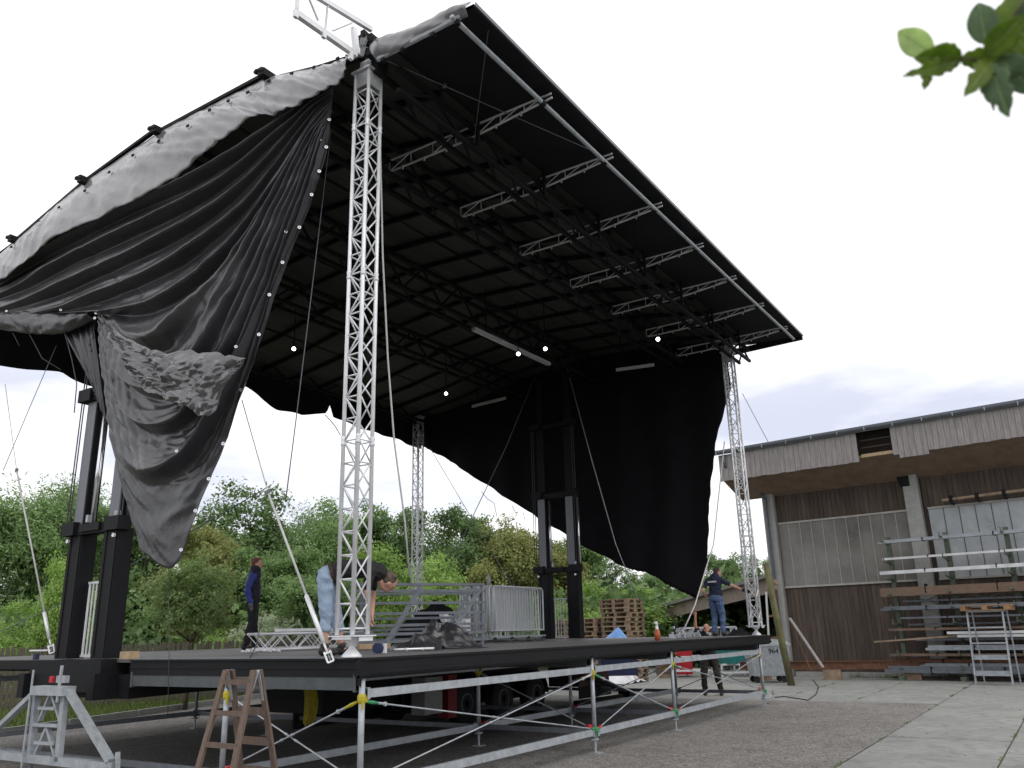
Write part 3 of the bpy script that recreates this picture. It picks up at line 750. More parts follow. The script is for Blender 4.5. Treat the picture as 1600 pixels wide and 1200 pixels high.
# mossy pole, rusty frame, planks, bin
o = thing('wooden_pole', 'mossy leaning wooden pole beside the barn corner post', 'pole', gat(1222, 24.0))
pt = VD(1196, 880, 24.2); pb = gat(1226, 24.0)
b = MB(); b.path([pb, pb.lerp(pt, .5) + Vector((0.02, 0.02, 0)), pt], [0.105, 0.095, 0.085], 9); b.build('pole', MOSSW, o, True)
o = thing('trestle_frame', 'rusty ladder like frame leaning behind the mossy pole', 'frame', gat(1205, 25.0))
A0, A1, B0, B1 = VD(1204, 1045, 25), VD(1197, 925, 25.1), VD(1217, 1045, 25.2), VD(1212, 922, 25.3)
b = MB(); b.beam(A0, A1, .05, .05); b.build('rail', WHITEP, o); b = MB(); b.beam(B0, B1, .05, .05); b.build('rail', RUST, o)
for q in (.12, .4, .68, .95):
    b = MB(); b.beam(A0.lerp(A1, q), B0.lerp(B1, q), .04, .05); b.build('rung', RUST, o)
o = thing('wooden_block', 'pale wooden blocks stacked on top of the rusty frame', 'block', VD(1205, 923, 25.15))
for k, (xx, yy) in enumerate([(1206, 917), (1207, 909)]):
    p = VD(xx, yy, 25.15); b = MB(); b.box(p, (.3, .24, .13)); b.build('block', PALW, o)
o = thing('leaning_plank', 'pale plank leaning against the barn wall beside the pole', 'plank', gat(1280, 23.0))
b = MB(); b.beam(VD(1234, 966, 24.3), VD(1286, 1043, 22.8), .075, .04); b.build('plank', FASCW, o)
o = thing('steel_rod', 'thin rusty rod leaning on the barn wall', 'rod', gat(1265, 23.4))
b = MB(); b.tube(VD(1236, 975, 24.2), VD(1268, 1050, 23.4), .018); b.build('rod', RUST, o)
# waste container
wc = thing('waste_container', 'grey wheeled metal waste container beside the mossy pole', 'bin', gat(1192, 25.6), math.radians(-60))
b = MB()
def frust(b, w0, d0, z0, w1, d1, z1):
    vs = [(-w0, -d0, z0), (w0, -d0, z0), (w0, d0, z0), (-w0, d0, z0), (-w1, -d1, z1), (w1, -d1, z1), (w1, d1, z1), (-w1, d1, z1)]
    b.add(vs, [(3, 2, 1, 0), (4, 5, 6, 7), (0, 1, 5, 4), (1, 2, 6, 5), (2, 3, 7, 6), (3, 0, 4, 7)])
frust(b, .48, .38, .2, .60, .50, 1.05); b.build('body', GALV, wc, local=True)
b = MB(); frust(b, .63, .53, 1.05, .63, .53, 1.12); frust(b, .60, .50, 1.12, .5, .3, 1.24); b.build('lid', GALV, wc, local=True)
for sx in (-.4, .4):
    for sy in (-.3, .3):
        b = MB(); b.lathe([(.02, -.03), (.09, -.03), (.09, .03), (.02, .03)], (sx, sy, .09), 12, (0, 1, 0)); b.box((sx, sy, .17), (.06, .08, .06)); b.build('wheel', RUBBER, wc, local=True)
def flat_text(s, size, mt, parent, M, name='lettering'):
    c = bpy.data.curves.new(name, 'FONT'); c.body = s; c.size = size; c.extrude = 0.002; c.align_x = 'CENTER'
    o = bpy.data.objects.new(name, c); COL.objects.link(o)
    dg = bpy.context.evaluated_depsgraph_get(); me = bpy.data.meshes.new_from_object(o.evaluated_get(dg))
    bpy.data.objects.remove(o); me.materials.clear(); me.materials.append(mt)
    return place(name, me, parent, True, M)
flat_text('964', .2, BLACKS, wc, Matrix.Translation((0.12, -.479, .84)) @ Matrix.Rotation(math.radians(98), 4, 'X'))

# ================================================================== LOW SHED between pallets and barn
A = VD(1214, 912, 28.6); Bq = VD(1000, 968, 40.0)
shed = thing('open_shed', 'low open shed with sloping grey roof and dark interior', 'shed', Vector((A.x, A.y, 0)))
dv = Bq - A; dh = Vector((dv.x, dv.y, 0)).normalized(); back = BN.copy()
b = MB(); b.beam(A, Bq, 0.06, 0.52); b.build('verge_board', SHEDF, shed)
up = Vector((0, 0, .26))
b = MB(); b.prism([A - back * .25 + up, Bq - back * .25 + up, Bq + back * 9 + up, A + back * 9 + up], (0, 0, .10)); b.build('roof_sheet', SHEDR, shed)
for k in range(4):
    p = A.lerp(Bq, k / 3.0); b = MB(); b.box((p.x, p.y, p.z / 2 - .1), (.16, .16, p.z - .2)); b.build('post', DARKIN, shed)
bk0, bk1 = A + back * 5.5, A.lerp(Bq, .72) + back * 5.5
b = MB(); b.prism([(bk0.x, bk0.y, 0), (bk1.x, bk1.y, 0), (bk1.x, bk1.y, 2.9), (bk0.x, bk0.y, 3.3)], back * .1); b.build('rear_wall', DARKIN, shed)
# corrugated wall piece and picket piece seen left of the shed
o = thing('sheet_fence', 'grey ribbed sheet fence between pallets and shed', 'fence', gat(1015, 40))
b = MB(); a0 = gat(998, 40.0); a1 = gat(1022, 40.5)
P = []
for k in range(19):
    p = a0.lerp(a1, k / 18) + back * (0.05 if k % 2 else 0); P.append([(p.x, p.y, 0), (p.x, p.y, 1.85)])
b.grid(P); b.build('sheet', CONCP, o)
# things in the shed
def steel_table(name, label, px0, px1, D, h, mt, D1=None):
    p0, p1 = gat(px0, D), gat(px1, D1 or D); o = thing(name, label, 'table', p0)
    dd_ = (p1 - p0).normalized(); nn = Vector((-dd_.y, dd_.x, 0))
    for (q, s_) in ((0, 0), (1, 0), (0, .8), (1, .8)):
        p = p0.lerp(p1, q) + nn * s_; b = MB(); b.beam(p, p + Vector((0, 0, h)), .06, .06); b.build('leg', mt, o)
    for z in (h, h * .35):
        for s_ in (0, .8):
            b = MB(); b.beam(p0 + nn * s_ + Vector((0, 0, z)), p1 + nn * s_ + Vector((0, 0, z)), .05, .06); b.build('rail', mt, o)
    return o, p0, p1, nn
o, p0, p1, nn = steel_table('work_trolley', 'white steel trolley frame inside the shed behind the stage', 1068, 1150, 30.0, 1.62, WHITEP)
for k in range(10):
    p = p0.lerp(p1, .03 + k * .1); b = MB(); b.box((p.x, p.y, 1.5 - .05 * (k % 3)), (.1, .12, .16 + .06 * (k % 2))); b.build('clamp', GALV if k % 2 else GREYS, o)
    b = MB(); b.box((p.x, p.y, 1.2), (.06, .06, .28)); b.build('clamp', ALU, o)
o, p0, p1, nn = steel_table('low_trolley', 'low white steel trolley in front of the red bin', 1050, 1108, 28.6, .68, WHITEP)
o = thing('plastic_bin', 'bright red plastic bin under the right end of the stage', 'bin', gat(1064, 29.6), math.radians(20))
b = MB(); frust(b, .30, .28, .08, .36, .33, 1.1); b.build('body', RED, o, local=True); b = MB(); b.box((0, 0, 1.13), (.78, .7, .06)); b.build('lid', RED, o, local=True)
o = thing('plastic_crate', 'teal plastic crate beside the man below the stage', 'crate', gat(1142, 29.0) + Vector((0, 0, .42)), math.radians(-30))
b = MB(); frust(b, .46, .3, 0, .54, .36, .62); b.build('body', TEAL, o, local=True); b = MB(); b.box((0, 0, .64), (1.12, .76, .05)); b.build('rim', TEAL, o, local=True)
o, p0, p1, nn = steel_table('crate_stand', 'low white frame that carries the teal crate', 1122, 1166, 28.7, .4, WHITEP)
o = thing('wooden_box', 'brown wooden box below the stage next to red bin', 'box', gat(1036, 29.4), math.radians(25))
b = MB(); b.box((0, 0, .45), (1.0, .7, .62)); b.build('body', WOODL, o, local=True)
for x in (-.42, 0, .42): b = MB(); b.box((x, 0, .07), (.12, .66, .14)); b.build('runner', PALW, o, local=True)
b = MB(); b.box((0, 0, .785), (1.04, .74, .05)); b.build('lid', PALW, o, local=True)
# ================================================================== PALLETS
def pallet_stack(px, D, n, rz, word):
    base = gat(px, D)
    for k in range(n):
        o = place('wooden_pallet', PMESH); o.location = base + Vector((random.uniform(-.035, .035), random.uniform(-.035, .035), k * .1445)); o.rotation_euler = (0, 0, rz + random.uniform(-.03, .03) + (math.pi if k % 2 else 0))
        top = n - 1 - k
        ordn = ['topmost', 'second from the top', 'third from the top', 'fourth from the top', 'fifth from the top', 'sixth from the top', 'seventh from the top', 'eighth from the top', 'ninth from the top', 'tenth from the top', 'eleventh from the top', 'twelfth from the top', 'thirteenth from the top', 'fourteenth from the top', 'fifteenth from the top', 'sixteenth from the top', 'seventeenth from the top', 'eighteenth from the top', 'lowest']
        w_ = 'lowest' if k == 0 else ordn[min(top, 17)]
        tag(o, 'weathered wooden pallet, %s in the %s' % (w_, word), 'pallet', 'stacked wooden pallets')
pallet_stack(974, 27.5, 18, math.radians(75), 'tall stack behind the blue sheet')
pallet_stack(925, 28.5, 14, math.radians(70), 'shorter stack right of the mast')
pallet_stack(893, 31.0, 14, math.radians(80), 'stack seen through the right mast')

# weeds in the joints of the paving and a little litter
N = 5200
jx = RNG.uniform(13.9, 22.5, N); jy = RNG.choice(np.array([-3.2, -1.45, 0.28, 2.0]), N) + RNG.normal(size=N) * .02
N2 = 2600
jx[:N2] = RNG.uniform(4.5, 22, N2); jy[:N2] = RNG.choice(np.array([-3.2, -4.86]), N2) + RNG.normal(size=N2) * .018
clump = (np.sin(jx * 2.3 + jy * 5) + np.sin(jx * 5.1 + 1) > .95)
jx, jy = jx[clump], jy[clump]; N = len(jx)
wp = [BB + Matrix.Rotation(BROT, 3, 'Z') @ Vector((random.choice([2.2, 4.6, 4.7, 5.0, 3.1]) + random.gauss(0, .22), -.12 + random.gauss(0, .06), 0)) for _ in range(700)]
jx = np.concatenate([jx, np.array([p.x for p in wp])]); jy = np.concatenate([jy, np.array([p.y for p in wp])]); hh = np.concatenate([RNG.uniform(.01, .035, N), RNG.uniform(.03, .2, 700)]); N = len(jx)
an = RNG.uniform(0, 6.28, N); wd = RNG.uniform(.004, .009, N); v = np.zeros((N, 3, 3), np.float32)
v[:, 0] = np.stack([jx - wd * np.cos(an), jy - wd * np.sin(an), np.full(N, -.015)], 1); v[:, 1] = np.stack([jx + wd * np.cos(an), jy + wd * np.sin(an), np.full(N, -.015)], 1)
v[:, 2] = np.stack([jx + RNG.normal(size=N) * hh * .5, jy + RNG.normal(size=N) * hh * .5, hh], 1)
tag(place('weeds', fastmesh('weeds', v, 3, LEAFS[0])), kind='stuff')
N = 420
lx = RNG.uniform(1, 20, N); ly = RNG.uniform(-5.5, 1.0, N); P_ = np.stack([lx, ly, np.full(N, .008)], 1)
an = RNG.uniform(0, 6.28, N); s_ = RNG.uniform(.008, .022, N); q = np.zeros((N, 4, 3))
for k in range(4): q[:, k] = P_ + np.stack([np.cos(an + k * 1.57) * s_ * (1 if k % 2 else .5), np.sin(an + k * 1.57) * s_ * (1 if k % 2 else .5), RNG.uniform(-.004, .01, N)], 1)
tag(place('leaf_litter', fastmesh('leaf_litter', q, 4, BARK)), kind='stuff')
# ================================================================== STAGE DECK
DZ = 1.44; DX, DY = 13.2, 10.3
deck = thing('stage_deck', 'long black stage deck on steel supports with black edge profiles', 'stage', (0, 0, 0))
nx, ny = 12, 6
for i in range(nx):
    for j in range(ny):
        x0, x1 = DX * i / nx, DX * (i + 1) / nx; y0, y1 = DY * j / ny, DY * (j + 1) / ny
        b = MB(); b.box(((x0 + x1) / 2, (y0 + y1) / 2, DZ - .02 + random.uniform(-.001, .001)), (x1 - x0 - .012, y1 - y0 - .012, .04)); b.build('deck_panel', DECK, deck)
b = MB()
b.box((DX / 2, -.02, 1.35), (DX + .06, .035, .17)); b.box((DX / 2, -.045, 1.425), (DX + .1, .02, .025)); b.box((DX / 2, -.04, 1.30), (DX + .1, .02, .03)); b.box((DX / 2, .06, 1.255), (DX, .14, .02)); b.build('front_edge_profile', BLACKS, deck)
b = MB()
b.box((-.02, 1.9, 1.345), (.035, 3.76, .175)); b.box((-.045, 1.9, 1.425), (.02, 3.76, .02)); b.box((-.04, 1.9, 1.345), (.015, 3.76, .02)); b.build('end_edge_profile', BLACKS, deck)
b = MB(); b.box((-.02, 8.0, 1.375), (.035, 4.7, .115)); b.build('end_edge_profile', BLACKS, deck)
b = MB(); b.box((-.02, .0 + .0, 1.345), (.07, .09, .19)); b.build('corner_cap', BLACKS, deck)
b = MB(); b.box((DX + .01, DY / 2, 1.34), (.035, DY, .18)); b.build('end_edge_profile', BLACKS, deck)
for k in range(11):
    x = .55 + k * 1.2; b = MB(); b.box((x, 5.0, 1.335), (.08, 9.8, .14)); b.build('joist', BLACKS, deck)
b = MB(); b.beam((-.03, .2, DZ + .002), (-.03, 3.7, DZ + .002), .05, .012); b.build('edge_trim', GREYS, deck)

# ================================================================== SCAFFOLD
scf = thing('scaffold_frame', 'galvanised scaffold posts, ledgers and tie rods carrying the stage deck', 'scaffold', (0, 0, 0))
PX = [0.0, 4.73, 7.6, 12.45]
def post(x, y, z0=0.30, z1=1.27):
    b = MB(); b.tube((x, y, z0 - .12), (x, y, z1), .031, None, 10); b.build('post', GALV, scf, True)
    b = MB(); b.tube((x, y, 0), (x, y, z0 - .05), .017, None, 8); b.box((x, y, .006), (.15, .15, .012)); b.lathe([(.05, 0), (.05, .02)], (x, y, z0 - .13), 6)
    b.beam((x - .1, y, z0 - .12), (x + .1, y, z0 - .12), .012, .012); b.build('base_jack', GALV, scf)
    b = MB(); b.box((x, y, z1 + .025), (.12, .12, .045)); b.box((x - .04, y, z1 - .04), (.03, .03, .1)); b.build('head_clamp', BLACKS, scf)
def ledger(a, c, h=.07, w=.045, name='ledger', mt=GALV):
    b = MB(); b.beam(a, c, w, h); d = (Vector(c) - Vector(a)).normalized()
    b.beam(Vector(a) + d * .0, Vector(a) + d * .035, w + .02, h + .03); b.beam(Vector(c) - d * .035, c, w + .02, h + .03); return b.build(name, mt, scf)
def coupler(x, y, z, mt, s=1.0):
    b = MB(); b.lathe([(.034, -.045 * s), (.044, -.02), (.044, .02), (.034, .045 * s)], (x, y, z), 8); b.box((x + .045, y - .01, z - .01), (.04, .03, .05)); b.box((x - .03, y - .04, z - .05), (.018, .018, .08)); b.build('coupler', mt, scf)
def tie(a, c, col_a, col_c):
    a, c = Vector(a), Vector(c); d = (c - a).normalized(); L = (c - a).length
    b = MB(); b.tube(a + d * .18, c - d * .1, .0085, None, 6)
    for q in (.47, .55):
        p = a.lerp(c, q); b.tube(p - d * .02, p + d * .02, .014, None, 6)
    b.tube(a + d * .16, a + d * .27, .013, None, 6); b.lathe([(.022, -.01), (.022, .01)], a + d * .27, 8, (0, 1, 0)); b.build('tie_rod', GALV, scf)
    b = MB(); b.path([a, a + d * .08, a + d * .17], [.012, .019, .011], 6); b.build('tensioner', col_a, scf)
    b = MB(); b.path([c, c - d * .08], [.022, .015], 6); b.build('tensioner', col_c, scf)
YR = [0.0, 2.0]
for y in YR:
    for x in PX: post(x, y)
for x in PX:
    for y in (8.8,): post(x, y)
post(4.42, 6.4)
for y in YR + [8.8]:
    for i in range(3):
        x0, x1 = PX[i] + .05, PX[i + 1] - .05
        ledger((x0, y, .275), (x1, y, .275), .085)
        ledger((x0, y, 1.105 if y == 0 else 1.12), (x1, y, 1.105 if y == 0 else 1.12), .08)
for x in PX:
    ledger((x, .05, .275), (x, 1.95, .275), .07, mt=GREYS)
    ledger((x, .05, 1.205), (x, 3.75, 1.205), .14, .06, 'cross_beam', XBEAM)
    ledger((x, 2.05, .275), (x, 8.75, .275), .07, mt=GREYS)
for i, x in enumerate(PX):
    coupler(x, 0, 1.06, YEL); coupler(x, 2.0, 1.06, YEL)
    coupler(x - .02, -.03, .31, GRN, .7); coupler(x - .03, .06, .34, RED, .7)
for i in range(3):
    tie((PX[i] + .05, -.02, 1.03), (PX[i + 1] - .06, -.02, .32), GRN, GRN)
    tie((PX[i + 1] - .06, -.03, 1.04), (PX[i] + .06, -.03, .32), STEELW, RED)
for x in PX:
    tie((x, .06, 1.03), (x, 1.94, .32), YEL, RED); tie((x + .02, 1.94, 1.03), (x + .02, .06, .32), STEELW, RED)
b = MB(); b.beam((PX[3], -.02, .12), (PX[3] + .95, .1, .12), .05, .05); b.box((PX[3] + .97, .1, .16), (.02, .05, .16)); b.build('outrigger_bar', GALV, scf)

# ================================================================== TRAILER
tr = thing('stage_trailer', 'black stage trailer chassis with twin wheels under the deck', 'trailer', (6, 4.9, 0))
b = MB(); b.box((6.0, 4.15, 1.13), (12.6, .14, .3)); b.box((6.0, 5.75, 1.13), (12.6, .14, .3)); b.build('chassis_beam', BLACKS, tr)
for k in range(9):
    b = MB(); b.box((.3 + 1.5 * k, 4.95, 1.14), (.1, 1.46, .2)); b.build('cross_member', BLACKS, tr)
b = MB(); b.prism([(.0, 3.82, 1.26), (3.2, 3.82, 1.26), (3.2, 3.82, 1.08), (2.2, 3.82, 1.02), (.0, 3.82, .98)], (0, 2.2, 0)); b.build('gooseneck', BLACKS, tr)
for i, x in enumerate((7.05, 8.3, 9.55)):
    for y in (4.05, 5.75):
        b = MB(); b.lathe([(.18, -.12), (.33, -.12), (.375, -.08), (.375, .08), (.33, .12), (.18, .12)], (x, y, .375), 20, (0, -1, 0)); w = b.build('wheel', RUBBER, tr, True)
        b = MB(); b.lathe([(.19, .07), (.19, .125), (.16, .13), (.13, .06), (.07, .06), (.06, .12), (.0, .12)], (x, y, .375), 16, (0, -1, 0)); b.build('rim', XBEAM, w)
    b = MB(); P = []
    for k in range(9):
        a = math.pi * (k / 8); P.append([(x + .47 * math.cos(a), 3.92, .38 + .47 * math.sin(a)), (x + .47 * math.cos(a), 4.24, .38 + .47 * math.sin(a))])
    b.grid(P); b.build('mudguard', BLACKS, tr)
b = MB(); b.box((8.7, 5.92, .62), (8.2, .04, 1.05)); b.build('added_dark_screen', RUBBER, tr)  # added dark screen, hides the bright ground behind the trailer
b = MB(); b.box((4.6, 5.0, .72), (1.8, 1.4, .5)); b.build('stowage_box', BLACKS, tr)  # black box added so the space below the deck stays dark
b = MB(); b.box((5.95, 4.0, .60), (.5, .3, .62)); b.build('control_box', DIMW, tr)
b = MB(); b.box((6.50, 3.98, .55), (.26, .26, .74)); b.build('extinguisher_box', DRED, tr)
b = MB(); b.box((11.9, 4.2, .62), (1.5, .8, .42)); b.build('stowage_box', CABLEB, tr)
b = MB(); b.box((12.2, 3.95, .28), (1.6, .02, .3)); b.build('mud_flap', RUBBER, tr)
b = MB(); b.beam((10.0, 3.7, 1.0), (12.9, 3.5, .22), .12, .1); b.box((12.95, 3.5, .15), (.3, .3, .16)); b.beam((10.6, 3.6, .12), (13.4, 3.5, .12), .1, .08); b.build('support_strut', BLACKS, tr)
o = thing('yellow_sack', 'yellow sack hanging in the dark under the stage beside the ladder', 'sack', (2.85, 3.7, .45))
b = MB(); b.grid([[(2.74 + .24 * i / 12 * (1 - .25 * j / 14) + .02 * j / 14, 3.72 + .035 * math.sin(i * 1.3 + j * .2) - .05 * math.sin(j * .22), .95 - .5 * j / 14 - .05 * abs(math.sin(i * .5)) * (j / 14)) for j in range(15)] for i in range(13)]); b.build('sack', YELD, o, True)
o = thing('silver_sheet', 'crumpled silver plastic sheet on the ground behind the trailer box', 'sheet', (16.8, 5.0, 0))
b = MB(); P = []
q0 = gat(960, 27.0)
for i in range(11):
    P.append([(q0.x - .9 + .19 * i, q0.y - .7 + .19 * j, max(0.02, .62 * (1 - ((i - 5) / 5.2) ** 2) * (1 - ((j - 5) / 5.2) ** 2) + .12 * nz3(i * .9, j * .9, 3))) for j in range(11)])
b.grid(P); b.build('sheet', ALU, o)

# ================================================================== MASTS
def mast(loc, label):
    t = thing('lifting_mast', label, 'mast', loc, 0, 'black lifting masts')
    z0 = 0
    S = .42
    b = MB(); b.box((.12, 0, -.19), (.6, 1.62, .38)); b.build('base_box', BLACKS, t, local=True)
    for s in (-1, 1):
        y = s * S
        b = MB(); b.box((.11, y, .83), (.22, .32, 1.64)); b.box((-.005, y + .11, .83), (.012, .05, 1.6)); b.box((-.005, y - .11, .83), (.012, .05, 1.6)); b.build('lower_column', BLACKS, t, local=True)
        b = MB(); b.box((.11, y, 2.6), (.18, .25, 1.9)); b.build('middle_column', BLACKS, t, local=True)
        b = MB(); b.box((.012, y, 2.62), (.016, .21, 1.82)); b.build('guide_rail', MASTG, t, local=True)
        b = MB(); b.box((.14, y, 4.5), (.19, .22, 1.9)); b.build('upper_column', BLACKS, t, local=True)
        b = MB(); b.box((.14, y, 6.1), (.14, .16, 1.4)); b.build('top_column', BLACKS, t, local=True)
        b = MB(); b.tube((.1, y - .19, 1.65), (.1, y - .19, 3.5), .036, None, 10); b.build('hydraulic_rod', CHROME, t, True, True)
        for q in (.17, .23):
            b = MB(); b.tube((-.02, y + s * q, 1.62), (-.02, y + s * q, 5.4), .009, None, 5); b.build('hose', CABLED, t, local=True)
        for z in (1.72, 1.55):
            b = MB(); b.lathe([(.028, 0), (.028, .03)], (-.02, y + s * .12, z), 8, (-1, 0, 0)); b.build('bolt', ALU, t, local=True)
    for z, h in ((1.68, .12), (3.6, .12), (5.46, .1)):
        b = MB(); b.box((.05, 0, z), (.16, 1.24, h)); b.box((.02, S + .1, z + .03), (.2, .3, h + .06)); b.box((.02, -S - .1, z + .03), (.2, .3, h + .06)); b.build('collar', BLACKS, t, local=True)
    b = MB(); b.box((-.05, .02, 1.70), (.03, .46, .1)); b.build('name_plate', GALV if 'right' in label else BLACKS, t, local=True)
    for y in (-.56, .1):
        b = MB(); b.box((-.03, y, 1.82), (.06, .05, .1)); b.build('pulley_bracket', GALV, t, local=True)
    # small white gate between the columns
    g_ = MB(); 
    for k in range(6): g_.tube((.16, -.2 + .08 * k, .03), (.16, -.2 + .08 * k, .98), .011 if 0 < k < 5 else .017, None, 6)
    g_.beam((.16, -.23, .98), (.16, .23, .98), .03, .03); g_.beam((.16, -.23, .04), (.16, .23, .04), .03, .03); g_.build('gate', WHITEP, t, local=True)
    return t
mast((-.02, 4.95, DZ), 'nearer black telescopic lifting mast beside the steel jack stand, left')
mast((12.35, 4.95, DZ), 'farther black telescopic lifting mast in front of the black cloth')

# ================================================================== JACK STAND
js = thing('jack_stand', 'galvanised A shaped jack stand under the left black mast', 'stand', (-.7, 4.3, 0))
def jp(x, y): return VX(x, y, -.7)
def jb(name, a, c, w, h, mt=GALV, dx=0):
    b = MB(); b.beam(jp(*a) + Vector((dx, 0, 0)), jp(*c) + Vector((dx, 0, 0)), w, h, (1, 0, 0)); return b.build(name, mt, js)
b = MB(); b.box((-.7, (jp(60, 1079).y + jp(106, 1079).y) / 2, jp(82, 1079).z), (.16, jp(57, 1079).y - jp(107, 1079).y, .1)); b.build('head_plate', GALV, js)
jb('leg', (58, 1080), (47, 1188), .06, .07); jb('leg', (102, 1080), (91, 1190), .075, .06)
jb('inner_brace', (81, 1081), (62, 1126), .03, .05, dx=.004); jb('inner_brace', (81, 1081), (96, 1130), .03, .05, dx=.004)
jb('inner_brace', (74, 1136), (56, 1178), .03, .05, dx=.004); jb('inner_brace', (74, 1136), (87, 1182), .03, .05, dx=.004)
for (a, c) in (((63, 1106), (88, 1107)), ((55, 1132), (94, 1134)), ((57, 1160), (88, 1162))): jb('rung', a, c, .035, .06, dx=-.003)
jb('stay', (54, 1082), (-55, 1186), .055, .07, dx=.01); jb('stay', (106, 1080), (172, 1190), .065, .08, dx=.01)
jb('base_beam', (-70, 1172), (178, 1199), .09, .1, dx=.02)
jb('end_post', (184, 1175), (184, 1204), .03, .04)
for px_ in (45, 170, -50):
    q = jp(px_, 1195); b = MB(); b.tube((-.68, q.y, 0.012), (-.68, q.y, q.z), .025, None, 8); b.lathe([(.1, 0), (.1, .015), (.03, .05)], (-.68, q.y, 0), 12); b.build('screw_foot', GREYS, js)
b = MB(); q = jp(48, 1130); b.tube((-.76, jp(42, 1196).y, .05), (-.76, jp(60, 1050).y, 1.35), .014, None, 6); b.tube((-.76, jp(98, 1090).y, 1.0), (-.76, jp(104, 1048).y, 1.4), .02, None, 6); b.build('guide_pin', GALV, js)
b = MB(); q = jp(85, 1062); b.box((-.6, q.y, q.z), (.05, .2, .08)); b.build('control_box', GALV, js)
b = MB(); q = jp(72, 1062); b.box((-.63, q.y, q.z), (.03, .07, .07)); b.build('valve', RED, js)

# ================================================================== LADDER
ld = thing('step_ladder', 'old brown wooden step ladder standing open before the stage', 'ladder', (-.75, .85, 0))
LX, LY0, LY1, LZ = -.75, 1.06, .66, 1.36
rails = {}
for nm, y, s in (('a', LY0, 1), ('a2', LY0, -1), ('b', LY1, 1), ('b2', LY1, -1)):
    top = Vector((LX + s * .035, y + (0), LZ)); wy = .07 if y == LY0 else -.07
    bot = Vector((LX + s * .36, y + wy, 0.0)); rails[nm] = (top, bot)
    b = MB(); b.beam(top, bot, .028, .062, (0, 1, 0)) ; b.build('rail', WOODL, ld)
for (m1, m2, nr, wd) in (('a', 'b', 5, .07), ('a2', 'b2', 5, .045)):
    for k in range(nr):
        q = .08 + k * .2; p = rails[m1][0].lerp(rails[m1][1], q); r_ = rails[m2][0].lerp(rails[m2][1], q)
        b = MB(); b.beam(p, r_, .03, wd); b.build('tread', WOODL, ld)
for y in (LY0 + .022, LY1 - .022):
    b = MB(); b.beam((LX, y, LZ + .0), (LX - .09, y + .01, LZ - .28), .006, .035, (0, 1, 0)); b.beam((LX, y, LZ + .0), (LX + .09, y + .01, LZ - .28), .006, .035, (0, 1, 0)); b.build('hinge', GALV, ld)

# ================================================================== TRUSS TOWERS
A2 = .108; CR_ = .0225
chm, brm = {}, {}
def tube_mesh(name, p0, p1, r, n, mt):
    b = MB(); b.tube(p0, p1, r, None, n); return b.mesh(name, mt, True)
def truss(loc, label, zb, zt, top_plate=True, foot=True):
    t = thing('truss_tower', label, 'truss tower', loc, 0, 'aluminium truss towers at the stage corners')
    H = zt - zb
    cm = tube_mesh('chord', (0, 0, zb), (0, 0, zt), CR_, 9, ALU)
    for sx in (-1, 1):
        for sy in (-1, 1): place('chord', cm, t, True, Matrix.Translation((sx * A2, sy * A2, 0)))
    pitch = .242
    dm = tube_mesh('brace', (-A2 + .015, 0, 0), (A2 - .015, 0, pitch), .0095, 5, ALU)
    hm = tube_mesh('brace', (-A2 + .015, 0, 0), (A2 - .015, 0, 0), .0095, 5, ALU)
    n = int((H - .1) / pitch)
    for f in range(4):
        Rf = Matrix.Rotation(f * math.pi / 2, 4, 'Z') @ Matrix.Translation((0, -A2, 0))
        for k in range(n):
            z = zb + .06 + k * pitch; flip = (k + (1 if f == 2 else 0)) % 2
            Mk = Rf @ Matrix.Translation((0, 0, z)) @ (Matrix.Scale(-1, 4, (1, 0, 0)) if flip else Matrix.Identity(4))
            place('brace', dm, t, True, Mk)
            if f in (2, 3) or k % 8 in (0, 7): place('brace', hm, t, True, Rf @ Matrix.Translation((0, 0, z)))
        place('brace', hm, t, True, Rf @ Matrix.Translation((0, 0, zb + .05 + n * pitch)))
    z = zb + 8 * pitch + .06
    while z < zt - .3:
        for sx in (-1, 1):
            for sy in (-1, 1):
                b = MB(); b.lathe([(.026, -.05), (.03, -.03), (.023, 0), (.03, .03), (.026, .05)], (sx * A2, sy * A2, z), 8); b.build('coupling', ALU, t, True, True)
        z += 8 * pitch
    b = MB(); b.box((0, 0, zb - .012), (.34, .34, .012)); b.box((.04, -.15, zb - .04), (.2, .006, .045)); b.box((-.15, 0, zb - .03), (.006, .26, .03)); b.build('base_plate', ALU, t, local=True)
    b = MB(); b.lathe([(.11, DZ + .001), (.10, DZ + .02), (.035, DZ + .09), (.03, DZ + .11), (.09, DZ + .17), (.10, zb - .02)], (0, 0, 0), 14); b.build('foot', ALU, t, True, True)
    for sx, sy in ((0, -1), (-1, 0), (0, 1), (1, 0)):
        b = MB(); c_ = Vector((sx * (A2 + .004), sy * (A2 + .004), zt - .11)); b.box(c_, (.012 if sx else .22, .012 if sy else .22, .2)); b.build('head_plate', ALUD, t, local=True)
    b = MB(); b.box((0, 0, zt + .012), (.3, .3, .024)); b.box((.0, .0, zt + .1), (.12, .18, .2)); b.build('head_block', ALUD, t, local=True)
    return t
truss((.05, .2, 0), 'nearest and largest aluminium truss tower at the front deck corner', 1.66, 8.28)
truss((13.0, .2, 0), 'aluminium truss tower held by the man in navy tee', 1.66, 8.15)
truss((13.0, 10.1, 0), 'far aluminium truss tower behind the crowd barriers', 1.66, 8.1)
truss((.05, 10.1, 0), 'aluminium truss tower at the rear left deck corner', 1.66, 8.1)

